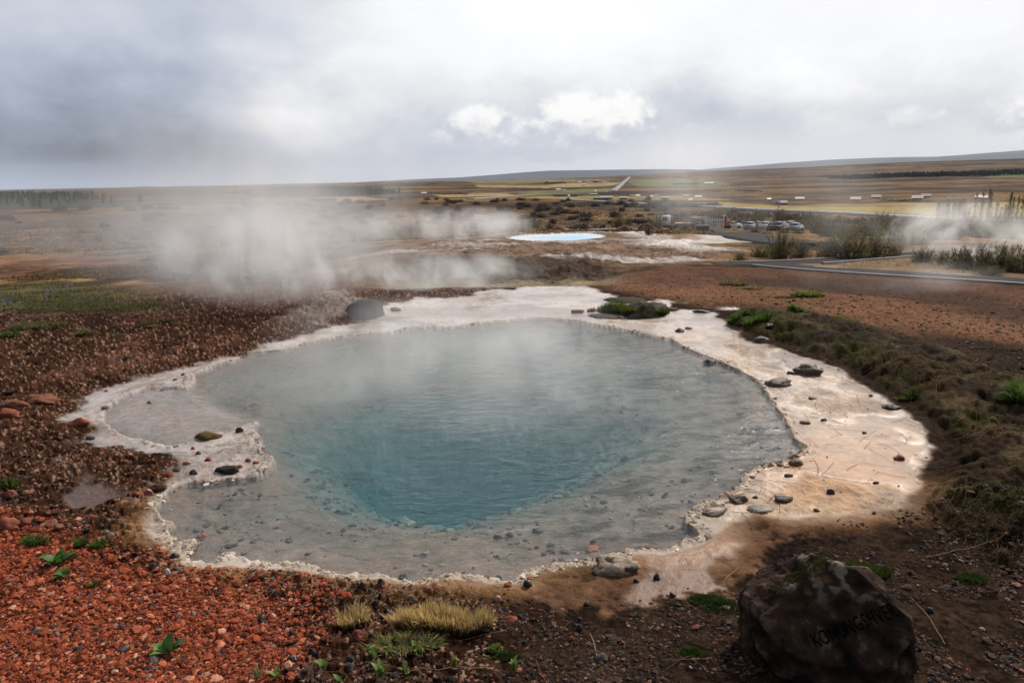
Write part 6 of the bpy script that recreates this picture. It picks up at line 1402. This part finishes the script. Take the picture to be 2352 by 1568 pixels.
# conifers: woods far off as one mass, and a few that stand alone
def cone_trees(P, h, rg, layers=5):
    Vs, Fs = [], []; off = 0; V0 = []
    for l in range(layers):
        zb = .08 + l * .17; rb = .24 * (1 - l / (layers + .6)); n = 7
        ring_ = [(math.cos(j * 6.283 / n + l) * rb * (1 if j % 2 else .72), math.sin(j * 6.283 / n + l) * rb * (1 if j % 2 else .72), zb) for j in range(n)]
        b = len(V0); V0 += ring_ + [(0, 0, min(1, zb + .34))]; Fs += [[b + j, b + (j + 1) % n, b + n] for j in range(n)]
    V0 = np.array(V0); F0 = np.array(Fs); n = len(P); k = rg.uniform(.7, 1.35, (n, 1, 1)); a = rg.uniform(0, 6.28, n)
    X = V0[None, :, 0] * np.cos(a)[:, None] - V0[None, :, 1] * np.sin(a)[:, None]; Y = V0[None, :, 0] * np.sin(a)[:, None] + V0[None, :, 1] * np.cos(a)[:, None]
    V = np.stack([X, Y, np.repeat(V0[None, :, 2], n, 0)], -1) * (h[:, None, None] * k) + P[:, None, :]
    return V.reshape(-1, 3), (F0[None] + (np.arange(n) * len(V0))[:, None, None]).reshape(-1, 3), np.repeat(np.array([.028, .042, .02])[None] * rg.uniform(.5, 1.6, (n, 1)), len(V0), 0)
for k, (sp, hh) in enumerate(zip(FOREST, (7.5, 6, 4))):
    rgn = np.random.default_rng(600 + k); q = np.stack([rgn.uniform(sp[:, 0].min(), sp[:, 0].max(), 16000), rgn.uniform(sp[:, 1].min(), sp[:, 1].max(), 16000)], 1)
    q = q[sdf(q[:, 0], q[:, 1], sp) + fbm(q[:, 0], q[:, 1], 90, 3, 5) * 40 > 5][:2600]
    V, F, C_ = cone_trees(np.stack([q[:, 0], q[:, 1], zats(q[:, 0], q[:, 1])], 1), np.full(len(q), float(hh)), rgn)
    mesh_obj('forest', V, F, M_FOL, col=C_, smoothf=False, kind='stuff', label=('dark conifer wood on the plain at the far left', 'dark conifer wood behind the steam', 'dark plantation strip on the slope at the right')[k], cat='forest')
rgn = np.random.default_rng(700)
V, F, C_ = cone_trees(np.zeros((1, 3)), np.array([1.0]), rgn); o = mesh_obj('crown', V, F, M_FOL, col=C_, smoothf=False); ME_C = o.data; bpy.data.objects.remove(o)
bm = NB(); cyl(bm, (0, 0, -.03), (0, 0, .3), .03, .02, 6); o = part('trunk', bm, M_BARK); ME_T = o.data; bpy.data.objects.remove(o)
for vx, vy, h in [(1335, 452, 6.5), (1268, 453, 4), (1278, 453, 4.5), (1290, 453, 5), (1298, 452.5, 5.5), (1315, 452.5, 6), (1322, 452.5, 5), (1406, 457.5, 8), (1421, 452.5, 5), (1441, 451.5, 6), (1482, 452, 7), (1400, 466.5, 7), (1498, 469, 7), (1510, 481, 8), (1646, 492, 8), (1709, 452, 4), (2190, 452, 7), (2170, 455, 6), (1900, 462, 6), (2078, 461, 8), (1325, 419.5, 4.5), (1030, 441, 4), (1050, 441, 5), (1080, 446, 5), (1095, 446, 6), (1060, 446, 5)]:
    p = a1(vx, vy); s = axis_dist(p) / 1568; root = empty('spruce_tree', (p.x, p.y, zat(p.x, p.y)), 'small dark spruce standing alone near the farm buildings', 'tree', 'single spruces on the plain', rg.uniform(0, 6)); root.scale = (h * s,) * 3
    for nm, me in (('trunk', ME_T), ('crown', ME_C)): o = bpy.data.objects.new(nm, me); COL.objects.link(o); o.parent = root
# hedges and copses far out
V_, F_ = [], []
for k, (x0, x1, y, h, lab) in enumerate([(1250, 1300, 421, 5, 'dark copse beside the farm cluster'), (1546, 1582, 408.5, 4, 'dark copse on the skyline field'), (1546, 1600, 423.5, 3.5, 'long dark hedge on the far green field'), (1600, 1660, 440, 6, 'olive copse beyond the grey houses'), (1270, 1325, 452, 5, 'dark copse around the tiny hut'), (1360, 1372, 419, 4, 'brown copse behind the red shed'), (1000, 1075, 446.5, 5, 'dark copse on the pale field, centre left'), (2050, 2090, 463, 7, 'dark clump of scrub in front of the peach roofed cabin'), (1700, 1740, 440, 4, 'dark round clump on the tan heath')]):
    n = 420; rgn = np.random.default_rng(800 + k); px = rgn.uniform(x0, x1, n)
    a, b = a1(x0, y), a1(x1, y); t_ = (px - x0) / (x1 - x0); s = axis_dist((a + b) / 2) / 1568
    q = np.stack([a.x + (b.x - a.x) * t_, a.y + (b.y - a.y) * t_ + rgn.normal(0, 10, n)], 1); z = zats(q[:, 0], q[:, 1]) + rgn.uniform(0, 1, n) ** .8 * h * s * (.5 + .5 * fbm(px, px * 0, 14, 3, k)) * 1.2
    Vq, Qq = leaf_quads(np.stack([q[:, 0], q[:, 1], z], 1), 1.5 * s, rgn)
    mesh_obj('copse', Vq, Qq, M_FOL, col=np.repeat(np.array([.06, .05, .035] if k != 3 else [.11, .10, .04])[None] * rgn.uniform(.5, 1.4, (n, 1)), 4, 0), smoothf=False, label=lab, cat='copse')
# ------------------------------------------------------------------ the stone with the spring's name cut into it
bm = bmesh.new(); bmesh.ops.create_icosphere(bm, subdivisions=7, radius=1.0)
V = np.array([v.co for v in bm.verts]); F = np.array([[x.index for x in f.verts] for f in bm.faces]); bm.free()
def inscribed():
    global V
    V = V.copy()
    V = np.sign(V) * np.abs(V) ** .80                     # a blocky body
    V /= np.abs(V).max()
    V = V * np.array([.385, .27, .35])[None]
    # worn planes: (normal, offset from the middle)
    for nx, ny, nz, o_, k in ((-.02, -.78, .62, .212, .985), (-.62, -.10, .78, .30, .9), (.55, -.02, .83, .345, .85), (.95, -.1, .1, .375, .8), (-.93, -.25, .1, .345, .8), (-.70, -.66, -.05, .33, .85), (.72, -.62, .1, .40, .8), (.1, .6, .8, .31, .8)):
        n = np.array([nx, ny, nz]); n /= np.linalg.norm(n); e = np.maximum(V @ n - o_, 0); V = V - n[None] * (e * k)[:, None]
    return V
V = inscribed()
# finer mesh where the letters go
bm = bmesh.new(); bv = [bm.verts.new(v) for v in V]; [bm.faces.new([bv[i] for i in f]) for f in F]
def in_panel(c):
    d_ = Vector((c.x, c.y, c.z)); u_ = d_.dot(Vector(U)) - .085; v_ = d_.dot(Vector(W_)) - .018
    return abs(u_) < .25 and abs(v_) < .17
NRM = np.array([-.02, -.78, .62]); NRM /= np.linalg.norm(NRM)
U = np.cross(np.array([0, 0, 1.0]), NRM); U /= np.linalg.norm(U); U = -U if U[0] < 0 else U
W_ = np.cross(NRM, U); W_ = W_ if W_[2] > 0 else -W_
es = [e for e in bm.edges if e.verts[0].co.dot(Vector(NRM)) > .19 and in_panel(e.verts[0].co) and in_panel(e.verts[1].co) and e.calc_length() > .0016]
bmesh.ops.subdivide_edges(bm, edges=es, cuts=2, use_grid_fill=True)
bmesh.ops.triangulate(bm, faces=bm.faces)
bm.verts.index_update()
V = np.array([v.co for v in bm.verts]); F = np.array([[x.index for x in f.verts] for f in bm.faces]); bm.free()
n3 = np.array([[mnoise.fractal(Vector(p) * 3.2, 1.0, 2.0, 3), mnoise.fractal(Vector(p) * 13 + Vector((9, 1, 3)), 1.0, 2.0, 4)] for p in V[:]])
NRM = np.array([-.02, -.78, .62]); NRM /= np.linalg.norm(NRM)
face = smooth(.203, .211, V @ NRM)                       # 1 on the dressed face
V = V * (1 + (n3[:, :1] * .10 + n3[:, 1:] * .055) * (1 - .75 * face)[:, None] + n3[:, 1:] * .006 * face[:, None])
# lettering cut 7 mm deep
cu = bpy.data.curves.new('lettering', 'FONT'); cu.body = 'KONUNGSHVER'; cu.size = 1.0; cu.align_x = 'CENTER'; cu.align_y = 'CENTER'; cu.space_character = 1.04
to = bpy.data.objects.new('lettering', cu); COL.objects.link(to); bpy.context.view_layer.update()
tm_ = to.evaluated_get(bpy.context.evaluated_depsgraph_get()).to_mesh(); tm_.calc_loop_triangles()
TV = np.array([v.co[:2] for v in tm_.vertices]); TT = np.array([t_.vertices[:] for t_ in tm_.loop_triangles])
bpy.data.objects.remove(to)
# face frame: u to the right along the line of letters (rising to the right), v up the face
U = np.cross(np.array([0, 0, 1.0]), NRM) * 1.0; U /= np.linalg.norm(U)
if U[0] < 0: U = -U
W_ = np.cross(NRM, U); W_ = W_ if W_[2] > 0 else -W_
LT = R(29.0); U2 = U * math.cos(LT) + W_ * math.sin(LT); W2 = -U * math.sin(LT) + W_ * math.cos(LT)
LC = U * .085 + W_ * .018
SCL = .395 / (TV[:, 0].max() - TV[:, 0].min()); SCH = .062 / (TV[:, 1].max() - TV[:, 1].min())
pu = ((V - LC[None]) @ U2) / SCL; pv = ((V - LC[None]) @ W2) / SCH
cand = np.nonzero((face > .3) & (pu > TV[:, 0].min() - .1) & (pu < TV[:, 0].max() + .1) & (pv > TV[:, 1].min() - .2) & (pv < TV[:, 1].max() + .2))[0]
ins = np.zeros(len(cand), bool); qx = pu[cand]; qy = pv[cand]
for a, b, c in TT:
    A, B, Cc = TV[a], TV[b], TV[c]
    d1 = (B[0] - A[0]) * (qy - A[1]) - (B[1] - A[1]) * (qx - A[0]); d2 = (Cc[0] - B[0]) * (qy - B[1]) - (Cc[1] - B[1]) * (qx - B[0]); d3 = (A[0] - Cc[0]) * (qy - Cc[1]) - (A[1] - Cc[1]) * (qx - Cc[0])
    ins |= ((d1 >= 0) & (d2 >= 0) & (d3 >= 0)) | ((d1 <= 0) & (d2 <= 0) & (d3 <= 0))
cut = np.zeros(len(V)); cut[cand[ins]] = 1
V = V - NRM[None] * (cut * .010)[:, None]
# colours: purplish brown stone, pale and rust lichen on top, moss
zt = V[:, 2] / V[:, 2].max()
nA = n3[:, 1]; nB = n3[:, 0]
C_ = np.array([.036, .020, .015])[None] * (1 + .9 * nA + .4 * nB)[:, None]
lich = smooth(.15, .6, nA * 1.6 + nB * .5) * smooth(.55, .9, zt) * .6
C_ = C_ * (1 - lich[:, None]) + (np.array([.24, .20, .15])[None] * (1 + 1.2 * nA)[:, None]) * lich[:, None]
rust = smooth(.18, .5, nB - nA * .5) * smooth(.35, .7, zt) * .7
C_ = C_ * (1 - rust[:, None]) + np.array([.16, .085, .03])[None] * rust[:, None]
spk = smooth(.42, .6, nA) * .5; C_ = C_ * (1 - spk[:, None]) + np.array([.12, .09, .065])[None] * spk[:, None]
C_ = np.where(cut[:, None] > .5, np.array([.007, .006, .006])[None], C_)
kmoss = smooth(.09, .03, np.hypot((V - (LC - U2 * .24 - W2 * .02)[None]) @ U2, ((V - (LC - U2 * .24 - W2 * .02)[None]) @ W2) * .6)) * smooth(-.1, .3, nA)
C_ = C_ * (1 - .8 * kmoss[:, None]) + np.array([.028, .032, .010])[None] * .8 * kmoss[:, None]
M_NAME = mat('inscribed_stone', attr=True, rough=.85, n_scale=40, n_amt=.5, bump=55, bump_d=.012, spec=.08)
ip = a1(1912, 1545); gz = zat(ip.x, ip.y)
IZ = -math.atan2(ip.x, ip.y) * .55
stone = mesh_obj('inscribed_rock', V, F, M_NAME, col=np.clip(C_, .004, .7), label='dark rock carved with the name KONUNGSHVER at the lower right', cat='rock')
stone.location = (ip.x, ip.y + .10, gz + .16); stone.rotation_euler = (0, 0, IZ)
# moss pads on its crown and foot, parts of the stone
bvh = BVHTree.FromPolygons([Vector(v) for v in V], F.tolist())
def moss_pad(cx_, cy_, rx, ry, n, seed, c0, c1, h):
    rg = np.random.default_rng(seed); Pq = []
    while len(Pq) < n:
        a = rg.uniform(0, 6.28); r_ = math.sqrt(rg.uniform(0, 1)); x = cx_ + math.cos(a) * r_ * rx; y = cy_ + math.sin(a) * r_ * ry
        hit = bvh.ray_cast(Vector((x, y, 2)), Vector((0, 0, -1)))
        if hit[0] is None: n -= 1; continue
        Pq.append(list(hit[0]))
    Pq = np.array(Pq); k = len(Pq)
    Vb, Fb, Cb = blades(Pq, rg.uniform(.5, 1.2, k) * h, rg.uniform(.2, 1.4, k), rg.uniform(0, 6.28, k), np.full(k, .0018), np.asarray(c0)[None] * rg.uniform(.6, 1.3, (k, 1)), np.asarray(c1)[None] * rg.uniform(.6, 1.3, (k, 1)))
    mesh_obj('moss', Vb, Fb, M_GRASS, col=Cb, parent=stone)
moss_pad(-.10, .02, .10, .06, 900, 1, (.02, .025, .006), (.07, .08, .02), .012)
moss_pad(-.22, -.02, .06, .04, 300, 2, (.04, .035, .008), (.10, .085, .025), .010)
moss_pad(.02, .10, .07, .05, 400, 3, (.03, .035, .008), (.08, .09, .025), .012)
# ------------------------------------------------------------------ steam
def steam(label, loc, rad, dens, nscale=1.0, lo=.42, hi=.72, stretch=.6, seed=0.0, rz=0.0, low=.55, shear=(0, 0), aniso=.45, col=(.97, .97, .975)):
    """an egg of drifting vapour; loc = centre of its foot, rad = half-widths and full height"""
    bm = bmesh.new(); bmesh.ops.create_icosphere(bm, subdivisions=3, radius=1.0)
    for v in bm.verts:
        z = (v.co.z + 1) / 2
        v.co.x = v.co.x * rad[0] + shear[0] * z; v.co.y = v.co.y * rad[1] + shear[1] * z; v.co.z = z * rad[2]
    me = bpy.data.meshes.new('steam'); bm.to_mesh(me); bm.free()
    m_ = bpy.data.materials.new('steam'); m_.use_nodes = True; t = NT(m_.node_tree); t.n.clear()
    out = t.new('ShaderNodeOutputMaterial'); tcn = t.new('ShaderNodeTexCoord'); ob = tcn.outputs['Object']
    s3 = t.new('ShaderNodeSeparateXYZ'); t.l.new(ob, s3.inputs[0])
    z = t.m('DIVIDE', s3.outputs[2], rad[2])
    x = t.m('DIVIDE', t.m('SUBTRACT', s3.outputs[0], t.m('MULTIPLY', z, shear[0])), rad[0])
    y = t.m('DIVIDE', t.m('SUBTRACT', s3.outputs[1], t.m('MULTIPLY', z, shear[1])), rad[1])
    zz = t.m('SUBTRACT', t.m('MULTIPLY', z, 2.0), 1.0)
    r2 = t.m('ADD', t.m('ADD', t.m('MULTIPLY', x, x), t.m('MULTIPLY', y, y)), t.m('MULTIPLY', zz, zz))
    fall = t.sstep(r2, 1.0, .12)
    up = t.m('POWER', t.m('SUBTRACT', 1.0, z, clamp=True), low)
    n = t.noise(t.mapv(ob, (nscale, nscale, nscale * stretch), (seed, seed * 1.7, -seed)), 1.0, 6, .6, .7)
    d = t.m('MULTIPLY', t.m('MULTIPLY', fall, up), t.m('MULTIPLY', t.sstep(n, lo, hi), dens))
    vs = t.new('ShaderNodeVolumeScatter'); vs.inputs['Color'].default_value = (*col, 1); vs.inputs['Anisotropy'].default_value = aniso
    t.l.new(d, vs.inputs['Density']); t.l.new(vs.outputs[0], out.inputs['Volume'])
    me.materials.append(m_)
    o = bpy.data.objects.new('steam', me); COL.objects.link(o); o.location = loc; o.rotation_euler = (0, 0, rz)
    return tag(o, label, 'steam', None, 'stuff')
def foot(vx, vy, dz=0.0):
    p = a1(vx, vy); p.z += dz; return p
# thick cloud drifting left behind the spring
steam('thick bank of white steam drifting left behind the hot spring', foot(610, 712, -.1), (4.2, 2.2, 3.1), .65, .55, .22, .82, .9, 1.3, 0, .75, (-.7, .6))
steam('curling white wisps of steam within the thick bank behind the boulder', foot(640, 700, -.1), (3.0, 1.5, 2.4), 2.0, 1.5, .44, .66, .65, 21.3, 0, .8, (-.9, .5))
steam('tall loose steam rising into the grey sky behind the spring', foot(620, 676), (4.6, 2.2, 5.6), .55, .55, .34, .80, .5, 5.2, 0, .5, (-.5, 1))
steam('low steam creeping over the white terrace behind the pool', foot(1020, 660, -.15), (2.8, 1.8, 1.1), 2.2, 1.2, .40, .75, .8, 2.7, 0, .7, (-.4, .4))
steam('thin wisps of steam lifting off the pool surface', Vector((-.9, 8.5, .0)), (2.7, 2.8, 1.0), .62, 1.1, .42, .74, .6, 3.9, 0, .6, (.1, .3))
steam('faint curls of steam over the blue vent', Vector((-.6, 7.2, .0)), (2.7, 2.3, .8), .75, 1.5, .36, .74, .6, 7.7, 0, .6, (-.1, .2))
steam('broad veil of steam over the heath on the left', foot(330, 610, -.3), (10.5, 5.5, 4.2), .10, .26, .30, .78, .6, 9.1, 0, .5, (-2, 1))
steam('white steam blowing off the far milky pool', foot(1030, 558, -.2), (6.5, 3.0, 2.6), .95, .42, .38, .72, .6, 4.4, 0, .8, (-1, .5))
steam('bright steam billowing over the bushes at the right edge', foot(2315, 606, -.2), (3.8, 2.6, 2.5), 1.0, .65, .42, .68, 1.0, 6.1, 0, .4, (-1.5, .5))
steam('thin steam in front of the leafy birch bushes', foot(1960, 596, -.2), (5.5, 2.5, 4.0), .11, .35, .38, .75, .5, 8.3, 0, .5, (-.5, .5))
steam('tall faint steam column over the plain beside the road', foot(1890, 562, -.2), (4.0, 3, 12.0), .07, .22, .36, .75, .25, 10.3, 0, .45, (1.5, 0))
steam('pale steam column rising beyond the lorry', foot(1630, 548, -.2), (7.5, 4, 9.0), .12, .2, .36, .75, .25, 11.9, 0, .45, (-1.5, 0))
steam('light steam over the dark path at the right', foot(2080, 668, -.1), (2.6, 1.3, .9), .3, .9, .40, .75, .8, 13.1, 0, .6, (-.3, .2))
# ------------------------------------------------------------------ air
def haze_box(x0, x1, y0, y1, z0, z1, dens):
    me = bpy.data.meshes.new('haze'); bm = bmesh.new(); bmesh.ops.create_cube(bm, size=1.0)
    for v in bm.verts: v.co = Vector(((x0 + x1) / 2 + v.co.x * (x1 - x0), (y0 + y1) / 2 + v.co.y * (y1 - y0), (z0 + z1) / 2 + v.co.z * (z1 - z0)))
    bm.to_mesh(me); bm.free()
    m_ = bpy.data.materials.new('haze'); m_.use_nodes = True; t = NT(m_.node_tree); t.n.clear()
    out = t.new('ShaderNodeOutputMaterial'); pv = t.new('ShaderNodeVolumePrincipled')
    pv.inputs['Color'].default_value = (.76, .85, 1.0, 1); pv.inputs['Density'].default_value = dens
    t.l.new(pv.outputs[0], out.inputs['Volume']); me.materials.append(m_)
    o = bpy.data.objects.new('haze', me); COL.objects.link(o)
    return tag(o, kind='stuff')
HAZE = True
if HAZE: haze_box(-13500, 13500, -13500, 13500, -130, 420, 3e-5)
